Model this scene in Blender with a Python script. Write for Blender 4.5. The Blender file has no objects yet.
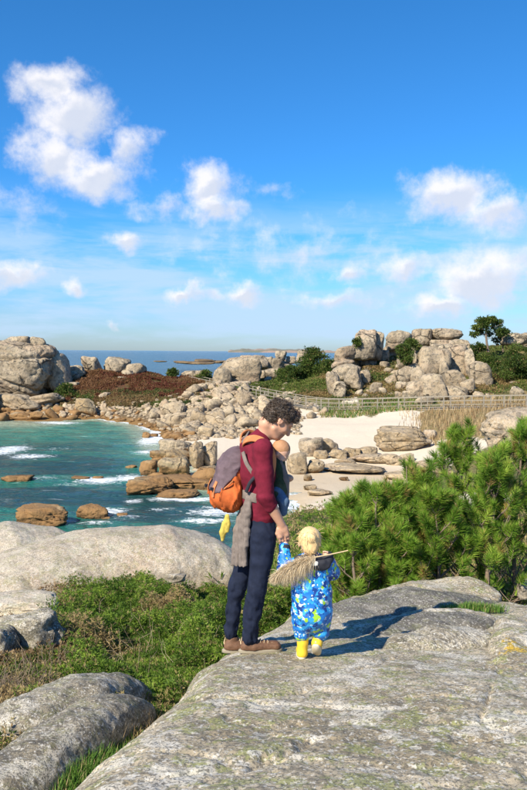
import bpy, math, random
import numpy as np
from mathutils import Vector, Matrix, Euler
random.seed(7)
S = bpy.context.scene
COL = S.collection
R = math.radians

# ------------------------------------------------------------------ camera, world, sun, exposure
F = 800.0; CH = 8.0                      # focal length in photograph pixels, camera height above the sea
cam_d = bpy.data.cameras.new('camera'); cam = bpy.data.objects.new('camera', cam_d); COL.objects.link(cam)
cam_d.sensor_fit = 'VERTICAL'; cam_d.sensor_height = 36.0; cam_d.lens = 36.0*F/790.0
cam_d.clip_start = 0.05; cam_d.clip_end = 90000
CAMROT = Matrix.Rotation(R(90-3.12), 3, 'X') @ Matrix.Rotation(R(0.42), 3, 'Z')
cam.matrix_world = Matrix.Translation((0, 0, CH)) @ CAMROT.to_4x4()
S.camera = cam
CR = np.array(CAMROT)

def ray(px, py):
    v = CR @ np.array([(px-263.5)/F, -(py-395)/F, -1.0]); return v/v[1]
def P(px, py, d):
    return np.array([0, 0, CH]) + ray(px, py)*d
def G(px, py, z=0.0):
    r = ray(px, py); return np.array([0, 0, CH]) + r*((z-CH)/r[2])

SUN_EL, SUN_AZ = R(38), R(220)           # azimuth clockwise from +Y (compass): behind the camera on the left
sdir = Vector((math.sin(SUN_AZ)*math.cos(SUN_EL), math.cos(SUN_AZ)*math.cos(SUN_EL), math.sin(SUN_EL)))
sun_d = bpy.data.lights.new('sun', 'SUN'); sun = bpy.data.objects.new('sun', sun_d); COL.objects.link(sun)
sun_d.energy = 4.9; sun_d.angle = R(0.5); sun_d.color = (1.0, 0.90, 0.73)
sun.rotation_euler = sdir.to_track_quat('Z', 'Y').to_euler()
S.view_settings.view_transform = 'Standard'; S.view_settings.look = 'None'
S.view_settings.exposure = 0.62; S.view_settings.gamma = 1.0
S.cycles.max_bounces = 6; S.cycles.transparent_max_bounces = 8

# ------------------------------------------------------------------ node helper
class NT:
    def __init__(s, nt): s.nt = nt; s.n = nt.nodes; s.l = nt.links; s.n.clear()
    def new(s, t, **k):
        o = s.n.new(t)
        for a, b in k.items(): setattr(o, a, b)
        return o
    def put(s, sock, v):
        if hasattr(v, 'is_output'): s.l.new(v, sock)
        elif v is not None:
            if sock.type == 'RGBA' and not hasattr(v, '__len__'): v = (v, v, v, 1)
            if sock.type == 'RGBA' and len(v) == 3: v = (*v, 1)
            sock.default_value = v
    def math(s, op, a, b=None, c=None, clamp=False):
        o = s.new('ShaderNodeMath', operation=op, use_clamp=clamp)
        s.put(o.inputs[0], a); s.put(o.inputs[1], b)
        if c is not None: s.put(o.inputs[2], c)
        return o.outputs[0]
    def vmath(s, op, a, b=None, out=0):
        o = s.new('ShaderNodeVectorMath', operation=op); s.put(o.inputs[0], a); s.put(o.inputs[1], b)
        return o.outputs[out]
    def scalev(s, a, k):
        o = s.new('ShaderNodeVectorMath', operation='SCALE'); s.put(o.inputs[0], a); s.put(o.inputs[3], k); return o.outputs[0]
    def noise(s, vec, scale, detail=4, rough=0.55, dist=0.0, out='Fac'):
        o = s.new('ShaderNodeTexNoise'); s.put(o.inputs['Vector'], vec)
        s.put(o.inputs['Scale'], scale); s.put(o.inputs['Detail'], detail); s.put(o.inputs['Roughness'], rough); s.put(o.inputs['Distortion'], dist)
        return o.outputs[out]
    def vor(s, vec, scale, feature='F1', out='Distance'):
        o = s.new('ShaderNodeTexVoronoi', feature=feature); s.put(o.inputs['Vector'], vec); s.put(o.inputs['Scale'], scale)
        return o.outputs[out]
    def step(s, v, lo, hi, a=0.0, b=1.0):
        o = s.new('ShaderNodeMapRange', interpolation_type='SMOOTHSTEP', clamp=True)
        for i, x in zip(range(5), (v, lo, hi, a, b)): s.put(o.inputs[i], x)
        return o.outputs[0]
    def mix(s, f, a, b, blend='MIX'):
        o = s.new('ShaderNodeMix', data_type='RGBA', blend_type=blend); s.put(o.inputs[0], f); s.put(o.inputs[6], a); s.put(o.inputs[7], b)
        return o.outputs[2]
    def attr(s, name, out='Fac'):
        return s.new('ShaderNodeAttribute', attribute_name=name).outputs[out]
    def pos(s): return s.new('ShaderNodeNewGeometry').outputs['Position']
    def sep(s, v):
        o = s.new('ShaderNodeSeparateXYZ'); s.put(o.inputs[0], v); return o.outputs
    def comb(s, x, y, z):
        o = s.new('ShaderNodeCombineXYZ'); s.put(o.inputs[0], x); s.put(o.inputs[1], y); s.put(o.inputs[2], z); return o.outputs[0]
    def bump(s, h, strength=0.5, dist=0.02, normal=None):
        o = s.new('ShaderNodeBump'); s.put(o.inputs['Strength'], strength); s.put(o.inputs['Distance'], dist); s.put(o.inputs['Height'], h)
        if normal is not None: s.put(o.inputs['Normal'], normal)
        return o.outputs[0]
    def bsdf(s, col, rough=0.8, normal=None, **k):
        o = s.new('ShaderNodeBsdfPrincipled'); s.put(o.inputs['Base Color'], col); s.put(o.inputs['Roughness'], rough)
        if normal is not None: s.put(o.inputs['Normal'], normal)
        for a, b in k.items(): s.put(o.inputs[a], b)
        m = s.new('ShaderNodeOutputMaterial'); s.l.new(o.outputs[0], m.inputs[0]); return o
def newmat(name):
    m = bpy.data.materials.new(name); m.use_nodes = True; return m, NT(m.node_tree)

# ------------------------------------------------------------------ sky: Nishita air with procedural clouds
W = bpy.data.worlds.new('World'); S.world = W; W.use_nodes = True
t = NT(W.node_tree)
sky = t.new('ShaderNodeTexSky', sky_type='NISHITA', sun_disc=False, sun_elevation=SUN_EL, sun_rotation=SUN_AZ, altitude=0, air_density=1.0, dust_density=0.35, ozone_density=2.2)
dirv = t.new('ShaderNodeTexCoord').outputs['Generated']
sx = t.sep(dirv)
az = t.math('ARCTAN2', sx[0], sx[1]); el = t.math('ARCSINE', sx[2])
hs = t.new('ShaderNodeHueSaturation'); t.put(hs.inputs['Hue'], 0.497); t.put(hs.inputs['Saturation'], 1.34); t.put(hs.inputs['Value'], 1.0); t.l.new(sky.outputs[0], hs.inputs['Color'])
lowt = t.mix(t.step(el, 0.0, .16), (.60, .84, 1.42), (.50, 1.02, 1.50))
skycol = t.mix(1.0, hs.outputs[0], t.mix(t.step(el, .14, .42), lowt, (.74, 1.14, 1.44)), 'MULTIPLY')
# cumulus puffs: (px, py, half width, half height, weight) measured in the photograph, stored as azimuth and elevation
puffs = [(50, 90, 36, 24, 1.0), (72, 118, 40, 32, 1.05), (52, 158, 40, 30, 1.05), (95, 176, 42, 22, 1.05), (135, 152, 22, 20, .72), (207, 192, 33, 25, 1.05), (214, 211, 33, 15, .95), (165, 206, 36, 12, .52),
         (128, 240, 22, 10, .8), (14, 270, 34, 14, .9), (73, 290, 12, 9, .8), (240, 290, 24, 12, .95), (197, 291, 24, 8, .8), (116, 326, 8, 7, .6),
         (452, 200, 46, 26, 1.0), (500, 216, 46, 20, .9), (500, 262, 70, 16, .6), (488, 282, 46, 28, 1.05), (452, 306, 46, 14, .9), (406, 270, 36, 17, .8), (350, 274, 18, 12, .75), (340, 298, 50, 10, .72), (270, 190, 30, 8, .35), (300, 250, 110, 30, .38), (30, 205, 60, 14, .35)]
sky_rng = random.Random(3)
pa = []
for (px, py, w, h, wt) in puffs:
    r = ray(px, py); r = r/np.linalg.norm(r)
    pa.append((math.atan2(r[0], r[1]), math.asin(r[2]), w/F, h/F, wt))
for i in range(34):                     # the same kind of cumulus round the rest of the horizon
    a = sky_rng.uniform(0.42, 2*math.pi-0.42); a = a if a < math.pi else a-2*math.pi
    e = sky_rng.uniform(0.05, 0.30); s = sky_rng.uniform(.5, 1.3)*(0.5+e*2)
    pa.append((a, e, .055*s, .032*s, sky_rng.uniform(.75, 1.05)))
wn = t.noise(dirv, 7.0, 6, 0.62, out='Color')
wn2 = t.noise(dirv, 26.0, 5, 0.6, out='Color')
ws = t.sep(wn); ws2 = t.sep(wn2)
azd = t.math('ADD', t.math('MULTIPLY_ADD', t.math('SUBTRACT', ws[0], 0.5), 0.085, az), t.math('MULTIPLY', t.math('SUBTRACT', ws2[0], 0.5), 0.035))
eld = t.math('ADD', t.math('MULTIPLY_ADD', t.math('SUBTRACT', ws[1], 0.5), 0.065, el), t.math('MULTIPLY', t.math('SUBTRACT', ws2[1], 0.5), 0.03))
cv = t.comb(azd, eld, 0.0)
dens = None; up = None
for (a, e, w, h, wt) in pa:
    def lobe(cx, cy, k):
        v = t.vmath('MULTIPLY', t.vmath('SUBTRACT', cv, (cx, cy, 0)), (1/(w*k), 1/(h*k), 0))
        ln = t.vmath('LENGTH', v, out=1)
        return t.math('MULTIPLY', t.math('SUBTRACT', 1.0, ln), wt)
    q = lobe(a, e, 1.24); dens = q if dens is None else t.math('MAXIMUM', dens, q)
    q2 = lobe(a-w*.25, e+h*.45, 1.45); up = q2 if up is None else t.math('MAXIMUM', up, q2)
fine = t.noise(dirv, 34.0, 8, 0.62)
dn = t.math('MULTIPLY_ADD', t.math('SUBTRACT', fine, 0.5), 1.15, dens)
cum = t.step(dn, 0.0, 0.80)
# thin layers low over the horizon
lv = t.comb(t.math('MULTIPLY', az, 3.0), t.math('MULTIPLY', el, 17.0), 0.4)
lay = t.noise(lv, 1.7, 7, 0.6, 0.3)
band = t.math('MULTIPLY', t.step(el, 0.205, 0.10), t.step(el, 0.0, 0.02))
veil = t.math('MULTIPLY', t.step(lay, 0.36, 0.62), t.math('MULTIPLY', band, 0.80))
lit = t.step(t.math('SUBTRACT', up, dens), -0.25, 0.22)
lit = t.math('MULTIPLY_ADD', t.math('SUBTRACT', fine, 0.5), 0.8, lit, clamp=True)
ccol = t.mix(lit, (6.3, 6.7, 7.7), (8.9, 8.7, 8.8))
vcol = (4.8, 6.5, 8.6)
c1 = t.mix(veil, skycol, vcol)
c2 = t.mix(t.math('MULTIPLY', cum, 0.93), c1, ccol)
bg = t.new('ShaderNodeBackground'); t.l.new(c2, bg.inputs[0]); bg.inputs[1].default_value = 0.077
wo = t.new('ShaderNodeOutputWorld'); t.l.new(bg.outputs[0], wo.inputs[0])
W.cycles.sampling_method = 'MANUAL'; W.cycles.sample_map_resolution = 512

# ------------------------------------------------------------------ numpy helpers
def h3(i, j, k, s=0):
    n = (i.astype(np.int64)*73856093) ^ (j.astype(np.int64)*19349663) ^ (k.astype(np.int64)*83492791) ^ (s*2654435761)
    n = (n ^ (n >> 13)) * 1274126177 & 0x7fffffff
    n = (n ^ (n >> 16)) * 668265263 & 0x7fffffff
    n = n ^ (n >> 15)
    return (n & 0xfffff)/float(0xfffff)*2-1
def vn(p, s=0):
    i = np.floor(p).astype(np.int64); f = p-i; u = f*f*(3-2*f); r = 0
    for a in (0, 1):
        wa = u[..., 0] if a else 1-u[..., 0]
        for b in (0, 1):
            wb = u[..., 1] if b else 1-u[..., 1]
            for c in (0, 1):
                wc = u[..., 2] if c else 1-u[..., 2]
                r = r + wa*wb*wc*h3(i[..., 0]+a, i[..., 1]+b, i[..., 2]+c, s)
    return r
ROT = np.array([[.00, .80, .60], [-.80, .36, -.48], [-.60, -.48, .64]])
def fbm(p, oct=4, gain=.5, s=0):
    r = 0; a = 1.0; p = np.asarray(p, float)
    for o in range(oct):
        r = r+a*vn(p, s+o); a *= gain; p = (p@ROT)*2.03+1.7
    return r
def sm(x, a, b):
    t_ = np.clip((x-a)/(b-a), 0, 1); return t_*t_*(3-2*t_)
def P3(x, y, z=0.0): return np.stack(np.broadcast_arrays(x, y, z), -1).astype(float)

def mesh(name, v, f, mats=None, smooth=True, attrs=None, mi=None):
    m = bpy.data.meshes.new(name); v = np.asarray(v, np.float32)
    if isinstance(f, list) and len(f) and not hasattr(f, 'shape'):
        k = np.array([len(q) for q in f]); idx = np.concatenate([np.asarray(q) for q in f])
    else:
        f = np.asarray(f); k = np.full(len(f), f.shape[1]); idx = f.ravel()
    m.vertices.add(len(v)); m.vertices.foreach_set('co', v.ravel())
    m.loops.add(len(idx)); m.loops.foreach_set('vertex_index', idx.astype(np.int32))
    m.polygons.add(len(k)); m.polygons.foreach_set('loop_start', np.concatenate([[0], np.cumsum(k)[:-1]]).astype(np.int32))
    m.update(calc_edges=True)
    m.polygons.foreach_set('use_smooth', np.full(len(k), smooth))
    for a, val in (attrs or {}).items():
        at = m.attributes.new(a, 'FLOAT', 'POINT'); at.data.foreach_set('value', np.asarray(val, np.float32))
    for q in (mats if isinstance(mats, (list, tuple)) else [mats]):
        if q is not None: m.materials.append(q)
    if mi is not None: m.polygons.foreach_set('material_index', np.asarray(mi, np.int32))
    m.update(); return m
def obj(name, me, parent=None, loc=None, label=None, cat=None, group=None, kind=None):
    o = bpy.data.objects.new(name, me); COL.objects.link(o)
    if parent is not None: o.parent = parent
    if loc is not None: o.location = loc
    for a, b in (('label', label), ('category', cat), ('group', group), ('kind', kind)):
        if b: o[a] = b
    return o
def thing(name, label, cat, loc=(0, 0, 0), group=None): return obj(name, None, None, loc, label, cat, group)
def cat_meshes(lst):
    V = []; Fc = []; n = 0
    for v, f in lst: V.append(v); Fc.append(np.asarray(f)+n); n += len(v)
    return np.concatenate(V), np.concatenate(Fc)
def gridfaces(nr, nc, wrap=False):
    i = np.arange(nr-1)[:, None]*nc; j = np.arange(nc if wrap else nc-1)[None, :]; j2 = (j+1) % nc
    return np.stack([i+j, i+j2, i+nc+j2, i+nc+j], -1).reshape(-1, 4)
def tube(pts, rad, n=8, cap=True):
    pts = np.asarray(pts, float); rad = np.broadcast_to(rad, len(pts)); tg = np.gradient(pts, axis=0)
    tg /= np.linalg.norm(tg, axis=1, keepdims=True)+1e-9
    ref = np.array([0, 0, 1.0]) if abs(tg[:, 2]).mean() < .8 else np.array([1.0, 0, 0])
    a = np.cross(tg, ref); a /= np.linalg.norm(a, axis=1, keepdims=True)+1e-9; b = np.cross(tg, a)
    th = np.arange(n)/n*2*np.pi
    v = pts[:, None]+rad[:, None, None]*(a[:, None]*np.cos(th)[None, :, None]+b[:, None]*np.sin(th)[None, :, None])
    v = v.reshape(-1, 3); f = gridfaces(len(pts), n, True)
    if cap:
        c0 = len(v); v = np.concatenate([v, pts[:1], pts[-1:]]); j = np.arange(n); j2 = (j+1) % n
        f = np.concatenate([f, np.stack([j, j2, np.full(n, c0), np.full(n, c0)], -1)*1, np.stack([(len(pts)-1)*n+j2, (len(pts)-1)*n+j, np.full(n, c0+1), np.full(n, c0+1)], -1)])
    return v, f
def clean(f):                            # quads with a repeated corner become triangles
    return [list(q) if q[2] != q[3] else list(q[:3]) for q in np.asarray(f).tolist()]
def box(c, s, rot=None):
    v = np.array([[x, y, z] for x in (-1, 1) for y in (-1, 1) for z in (-1, 1)])*np.array(s)/2
    if rot is not None: v = v@np.array(rot).T
    return v+np.array(c), np.array([[0, 1, 3, 2], [4, 6, 7, 5], [0, 4, 5, 1], [2, 3, 7, 6], [0, 2, 6, 4], [1, 5, 7, 3]])

# icospheres
_ico = {}
def ico(n):
    if n not in _ico:
        import bmesh
        b = bmesh.new(); bmesh.ops.create_icosphere(b, subdivisions=n, radius=1)
        v = np.array([q.co[:] for q in b.verts]); f = np.array([[q.index for q in p.verts] for p in b.faces]); b.free()
        v /= np.linalg.norm(v, axis=1, keepdims=True); _ico[n] = (v, f)
    return _ico[n]
def rock(seed, sub=4, p=9, npl=11, rough=.06, cracks=0, flat=1.0, lump=.10, seams=()):
    """A weathered granite block inside [-1,1]^3: a softened random polyhedron with joints cut into it."""
    r_ = np.random.RandomState(seed); d, f = ico(sub)
    n = r_.normal(size=(npl, 3)); n = np.concatenate([n, np.eye(3), -np.eye(3)]); n[:npl, 2] *= .8
    n /= np.linalg.norm(n, axis=1, keepdims=True); o = np.concatenate([r_.uniform(.72, 1.05, npl), r_.uniform(.85, 1.0, 6)])
    p = p*1.7; npl_ = npl; q = np.maximum(d@n.T, 0)/o; rad = (q**p).sum(1)**(-1.0/p)
    v = d*rad[:, None]; off = seed*3.17
    v = v+d*(lump*fbm(v*1.3+off, 2)+rough*fbm(v*3.6+off, 4, .6)-rough*1.3*np.exp(-(fbm(v*2.1+off+40, 3)/.09)**2))[:, None]
    for c in range(cracks):
        m = r_.normal(size=3); m[2] *= (2.0 if c % 2 else .25); m /= np.linalg.norm(m); k = r_.uniform(-.45, .45)
        s_ = v@m-k+.09*fbm(v*1.6+off+c*9, 3)
        v = v-d*(.13*np.exp(-(s_/.045)**2))[:, None]
        v = v-d*(.035*sm(s_, 0, .05))[:, None]
    for (m, k, w_, dp_) in seams:
        m = np.array(m, float); m /= np.linalg.norm(m); s_ = v@m-k+.05*fbm(v*1.8+off, 3)-.12*(v[:, 0]*1.1)**2
        v = v-d*(dp_*np.exp(-(s_/w_)**2))[:, None]-d*(dp_*.35*sm(s_, 0, w_*2))[:, None]
    lo, hi = v.min(0), v.max(0); v = (v-(lo+hi)/2)/((hi-lo)/2)
    v[:, 2] *= flat
    return v, f

# ------------------------------------------------------------------ materials
YL = (1.74, 5.36, 5.96)
def granite(name, A, B, k=1.0, lichen=.5, white=.4, dark=.5, ochre=0.0, bumpd=.02, speck=.5, pink=0.0, streak=0.0, joint=0.0, jk=.33):
    """k scales the features: 1 at arm's length, smaller for rocks far off."""
    m, t = newmat(name); p = t.pos(); oi = t.new('ShaderNodeObjectInfo').outputs['Random']
    ps = t.vmath('ADD', p, t.comb(t.math('MULTIPLY', oi, 37.0), t.math('MULTIPLY', oi, 11.0), 0.0)) if name != 'granite_near' else p
    n1 = t.noise(ps, 1.1*k, 5, .6); n2 = t.noise(ps, 9*k, 6, .68); n3 = t.noise(ps, 55*k, 4, .7)
    col = t.mix(t.step(n1, .40, .60), A, B)
    if pink: col = t.mix(t.math('MULTIPLY', t.step(t.noise(ps, .7*k, 3), .52, .7), pink), col, (.50, .30, .20))
    col = t.mix(t.step(oi, 0, 1, 0, .30), col, [x*.68 for x in A])
    dk = t.math('MULTIPLY', t.step(n2, .48, .60), dark)
    col = t.mix(dk, col, (.085, .078, .066))
    up = t.sep(t.new('ShaderNodeNewGeometry').outputs['Normal'])[2]
    if lichen:
        g = t.math('MULTIPLY', t.step(t.math('MULTIPLY_ADD', t.math('SUBTRACT', n3, .5), .2, t.noise(ps, 4.8*k, 8, .74, .3)), .51, .56), t.step(up, .1, .7, .25*lichen, lichen))
        col = t.mix(g, col, (.27, .29, .10))
        g2 = t.math('MULTIPLY', t.step(t.noise(ps, 17*k, 6, .7), .55, .63), lichen*.75)
        col = t.mix(g2, col, (.21, .20, .12))
    if white:
        w = t.math('MULTIPLY', t.step(t.math('MULTIPLY_ADD', t.math('SUBTRACT', n3, .5), .22, t.noise(ps, 2.3*k, 8, .72, .2)), .53, .555), t.step(up, .2, .8, .25*white, white))
        col = t.mix(w, col, (.62, .575, .48))
        vv = t.vor(t.vmath('ADD', ps, t.scalev(t.noise(ps, 12*k, 4, out='Color'), .06/k)), 5.5*k)
        w2 = t.math('MULTIPLY', t.math('MULTIPLY', t.step(vv, .24, .20), t.step(t.noise(ps, 1.6*k, 3), .46, .56)), white*.9)
        col = t.mix(w2, col, (.64, .60, .51))
    if name == 'granite_near':
        dy = t.vmath('LENGTH', t.vmath('MULTIPLY', t.vmath('SUBTRACT', p, tuple(YL)), (1, .8, 1)), out=1)
        col = t.mix(t.step(t.math('MULTIPLY_ADD', t.math('SUBTRACT', n2, .5), .6, dy), .10, .075), col, (.50, .34, .05))
    if speck: col = t.mix(t.math('MULTIPLY', t.step(n3, .50, .57), speck), col, (.10, .095, .08))
    if speck: col = t.mix(t.math('MULTIPLY', t.step(t.noise(ps, 34*k, 3, .7), .56, .62), speck*.7), col, (.72, .70, .64))
    if streak:
        sv = t.vmath('MULTIPLY', ps, (1.0, 1.0, .12)); col = t.mix(t.math('MULTIPLY', t.step(t.noise(sv, 2.4*k, 4, .6), .52, .68), streak), col, (.10, .09, .075))
    jl = None
    if joint:
        jp = t.vmath('ADD', t.vmath('MULTIPLY', ps, (1, 1, 1.25)), t.scalev(t.noise(ps, jk*3, 4, .6, out='Color'), .55/jk*.33)); je = t.vor(jp, jk, 'DISTANCE_TO_EDGE')
        jl = t.step(t.math('MULTIPLY_ADD', t.math('SUBTRACT', n2, .5), .02, je), .022, .006); jl = t.math('MULTIPLY', jl, t.step(t.noise(ps, jk*1.7, 3), .47, .56)); col = t.mix(t.math('MULTIPLY', jl, joint), col, (.06, .05, .04))
    if ochre:
        z = t.sep(p)[2]; zz = t.math('ADD', z, t.math('MULTIPLY', t.math('SUBTRACT', t.noise(p, .5, 4), .5), 2.2))
        col = t.mix(t.step(zz, ochre*1.25, ochre*.75), col, t.mix(t.noise(p, 1.2, 4), (.22, .115, .045), (.36, .225, .105)))
        col = t.mix(t.math('MULTIPLY', t.step(zz, .35, -.25), .8), col, (.06, .04, .022))
    hgt = t.math('ADD', t.math('MULTIPLY', n2, .9), t.math('ADD', t.math('MULTIPLY', n3, .28), t.math('MULTIPLY', t.noise(ps, 3*k, 4, .6), 1.1)))
    if jl is not None: hgt = t.math('MULTIPLY_ADD', jl, -2.2, hgt)
    t.bsdf(col, .92, t.bump(hgt, .85, bumpd), **{'Specular IOR Level': .2})
    return m
M_near = granite('granite_near', (.34, .28, .185), (.53, .455, .33), 1.25, .72, .78, .52, 0, .009, .80)
M_ridge = granite('granite_ridge', (.25, .215, .155), (.42, .37, .28), 1.5, .30, .60, .80, 0, .014, .85)
M_dark = granite('granite_dark_shade', (.13, .12, .105), (.22, .20, .17), 1.5, .25, .18, .8, 0, .012, .7)  # ledge faces: dark lichened rock, with the man's shadow put into the colour
M_mid = granite('granite_mid', (.47, .395, .295), (.58, .50, .385), .8, .30, .30, .34, 0, .014, .55, pink=.45, joint=.5, jk=.3)
M_far = granite('granite_far', (.40, .31, .205), (.53, .43, .30), .28, .10, .10, .65, 0, .20, .30, pink=.3, streak=.5, joint=.6, jk=.24)
M_shore = granite('granite_shore', (.41, .31, .195), (.55, .44, .30), .35, .05, .12, .45, .35, .16, .25, pink=.3, streak=.3, joint=.7, jk=.5)
M_beach = granite('granite_beach', (.42, .31, .18), (.54, .42, .27), .38, .0, .1, .5, .05, .14, .25, pink=.3, streak=.35, joint=.7, jk=.5)
M_ochre = granite('granite_ochre', (.38, .27, .14), (.52, .41, .25), .35, .0, .0, .6, .9, .16, .25, streak=.4, joint=.7, jk=.5)
M_tidal = granite('granite_tidal', (.15, .095, .045), (.26, .17, .08), .35, .0, .0, .75, 1.4, .14, .3)

def plain(name, col, rough=.8, bump=None, **k):
    m, t = newmat(name); nrm = None; c = col
    if bump: n = t.noise(t.pos(), bump[0], 4, .6); nrm = t.bump(n, bump[1], bump[2]); c = t.mix(t.step(n, .3, .7), [x*.78 for x in col], [min(1, x*1.15) for x in col])
    t.bsdf(c, rough, nrm, **k); return m
def leafmat(name, dark, mid, lite, dry, sub=.0):
    """foliage: the attribute 'tone' (one value for every sprig) picks the leaf's own colour, 'dry' its share of dead leaves"""
    m, t = newmat(name); a = t.attr('tone'); d = t.attr('dry')
    c = t.mix(t.step(a, 0, .5), dark, mid); c = t.mix(t.step(a, .5, 1), c, lite); c = t.mix(d, c, dry)
    b = t.bsdf(c, .6, None, **{'Specular IOR Level': .25})
    tr = t.new('ShaderNodeBsdfTranslucent'); t.put(tr.inputs[0], c)
    mx = t.new('ShaderNodeMixShader'); mx.inputs[0].default_value = .36; t.l.new(b.outputs[0], mx.inputs[1]); t.l.new(tr.outputs[0], mx.inputs[2])
    out = [n for n in t.n if n.type == 'OUTPUT_MATERIAL'][0]; t.l.new(mx.outputs[0], out.inputs[0]); return m
M_heath = leafmat('heath_leaf', (.065, .12, .018), (.115, .205, .025), (.26, .37, .05), (.44, .32, .16))
M_pine = leafmat('pine_needle', (.08, .17, .02), (.21, .37, .04), (.40, .54, .08), (.46, .30, .12))
M_farleaf = leafmat('far_leaf', (.035, .065, .018), (.085, .135, .025), (.17, .21, .045), (.30, .20, .09))
M_grass = leafmat('grass_blade', (.05, .13, .02), (.10, .22, .03), (.20, .33, .06), (.42, .32, .16))
M_straw = leafmat('dry_blade', (.28, .19, .09), (.42, .30, .15), (.55, .42, .24), (.20, .12, .06))
M_red = leafmat('bracken_leaf', (.11, .035, .02), (.17, .055, .03), (.11, .13, .03), (.24, .13, .06))
M_bark = plain('bark', (.20, .15, .11), .9, (30, .8, .01))
M_twig = plain('twig', (.22, .17, .12), .9)
M_wood = plain('weathered_wood', (.27, .24, .19), .85, (6, .3, .01))

# ------------------------------------------------------------------ terrain: thin-plate surface through measured points
# (px, py, distance or None, z or None, zone)  zones: 0 sand 1 red heath 2 green heath 3 soil 4 rubble 5 dry grass
CP = []
def cp(px, py, d, zone):
    q = P(px, py, d); CP.append((q[0], q[1], q[2], zone))
def cz(x, y, z, zone): CP.append((x, y, z, zone))
def cw(px, py, z, zone=4):
    q = G(px, py, 0.0); CP.append((q[0], q[1], z, zone))
for (x, y) in ((-250, 421), (-120, 421), (0, 421), (40, 421), (75, 419), (100, 417.5), (125, 421), (145, 427), (160, 436)): cw(x, y, 0.0)
for (x, y) in ((170, 450), (190, 466), (222, 484), (255, 495), (285, 502), (300, 506)): cw(x, y, 0.0, 0)
for (x, y) in ((-250, 428), (-100, 430), (0, 430), (60, 430), (110, 432), (130, 445), (150, 460), (170, 480), (210, 500), (245, 507), (280, 508)): cw(x, y, -.6)
for (x, y, d, zn) in ((300, 513, 36.8, 2), (335, 505, 39.2, 0), (400, 504, 39.4, 0), (470, 504, 39.4, 0), (285, 524, 34, 2), (330, 520, 35, 2), (400, 518, 35, 0)): cp(x, y, d, zn)
for (x, y) in ((0, 470), (60, 480), (120, 490), (-100, 480), (-250, 480), (0, 510), (80, 515), (160, 515), (-120, 515), (210, 520)): cw(x, y, -2.0)
for (x, y, d, zn) in ((0, 412, 96, 4), (-120, 410, 96, 4), (-250, 410, 96, 4), (40, 410, 97, 4), (80, 410, 96, 4), (120, 411, 92, 4), (150, 414, 89, 4), (0, 392, 106, 2), (-120, 385, 108, 2), (-250, 385, 108, 2), (60, 398, 100, 2), (85, 402, 97, 1), (120, 402, 95, 2), (150, 402, 94, 2), (185, 398, 95, 1), (90, 385, 105, 1), (130, 386, 105, 1), (170, 386, 105, 1), (205, 386, 104, 2), (80, 371, 113, 1), (110, 370, 113, 1), (150, 373, 113, 1), (190, 375, 112, 2), (0, 374, 114, 2),
                      (185, 415, 87, 4), (180, 428, 80, 4), (200, 432, 74, 4), (215, 440, 67, 0), (235, 405, 91, 4), (240, 425, 78, 4), (270, 415, 84, 4), (262, 432, 71, 0), (230, 460, 58, 0), (260, 470, 54, 0),
                      (215, 388, 102, 4), (260, 396, 96, 2), (300, 402, 90, 2), (225, 382, 112, 2), (260, 380, 114, 2), (300, 380, 110, 2), (300, 370, 120, 2),
                      (300, 418, 79, 0), (310, 412, 84, 0), (350, 411, 84, 0), (400, 411, 80, 0), (440, 414, 75, 5), (400, 425, 70, 0), (350, 428, 70, 0), (440, 430, 66, 5), (480, 415, 70, 5), (527, 415, 66, 5), (300, 440, 65, 0), (350, 448, 61, 0), (400, 450, 60, 0), (440, 450, 58, 0), (300, 470, 53, 0), (350, 475, 51, 0), (400, 478, 50, 0), (470, 478, 49, 2), (540, 470, 48, 2), (650, 460, 50, 2),
                      (330, 401, 88, 2), (370, 401, 86, 2), (420, 402, 84, 2), (470, 401, 82, 5), (520, 400, 80, 2), (600, 400, 78, 2), (345, 375, 100, 2), (400, 372, 100, 2), (450, 375, 98, 2), (500, 375, 95, 2), (560, 372, 95, 2), (345, 362, 110, 2), (400, 353, 110, 2), (440, 350, 110, 2), (490, 350, 108, 2), (540, 350, 106, 2), (650, 352, 106, 2), (310, 372, 112, 2)):
    cp(x, y, d, zn)
for (x, y, z) in ((-90, 135, -1.5), (-40, 132, -1.5), (-15, 134, -1.5), (5, 150, -1.5), (25, 165, -1.5), (60, 170, -1), (-30, 170, -5), (10, 200, -5), (60, 220, -5), (-140, 150, -4), (120, 180, -3), (-160, 100, 2), (120, 100, 8), (120, 60, 5), (90, 40, 4)): cz(x, y, z, 2)
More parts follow.
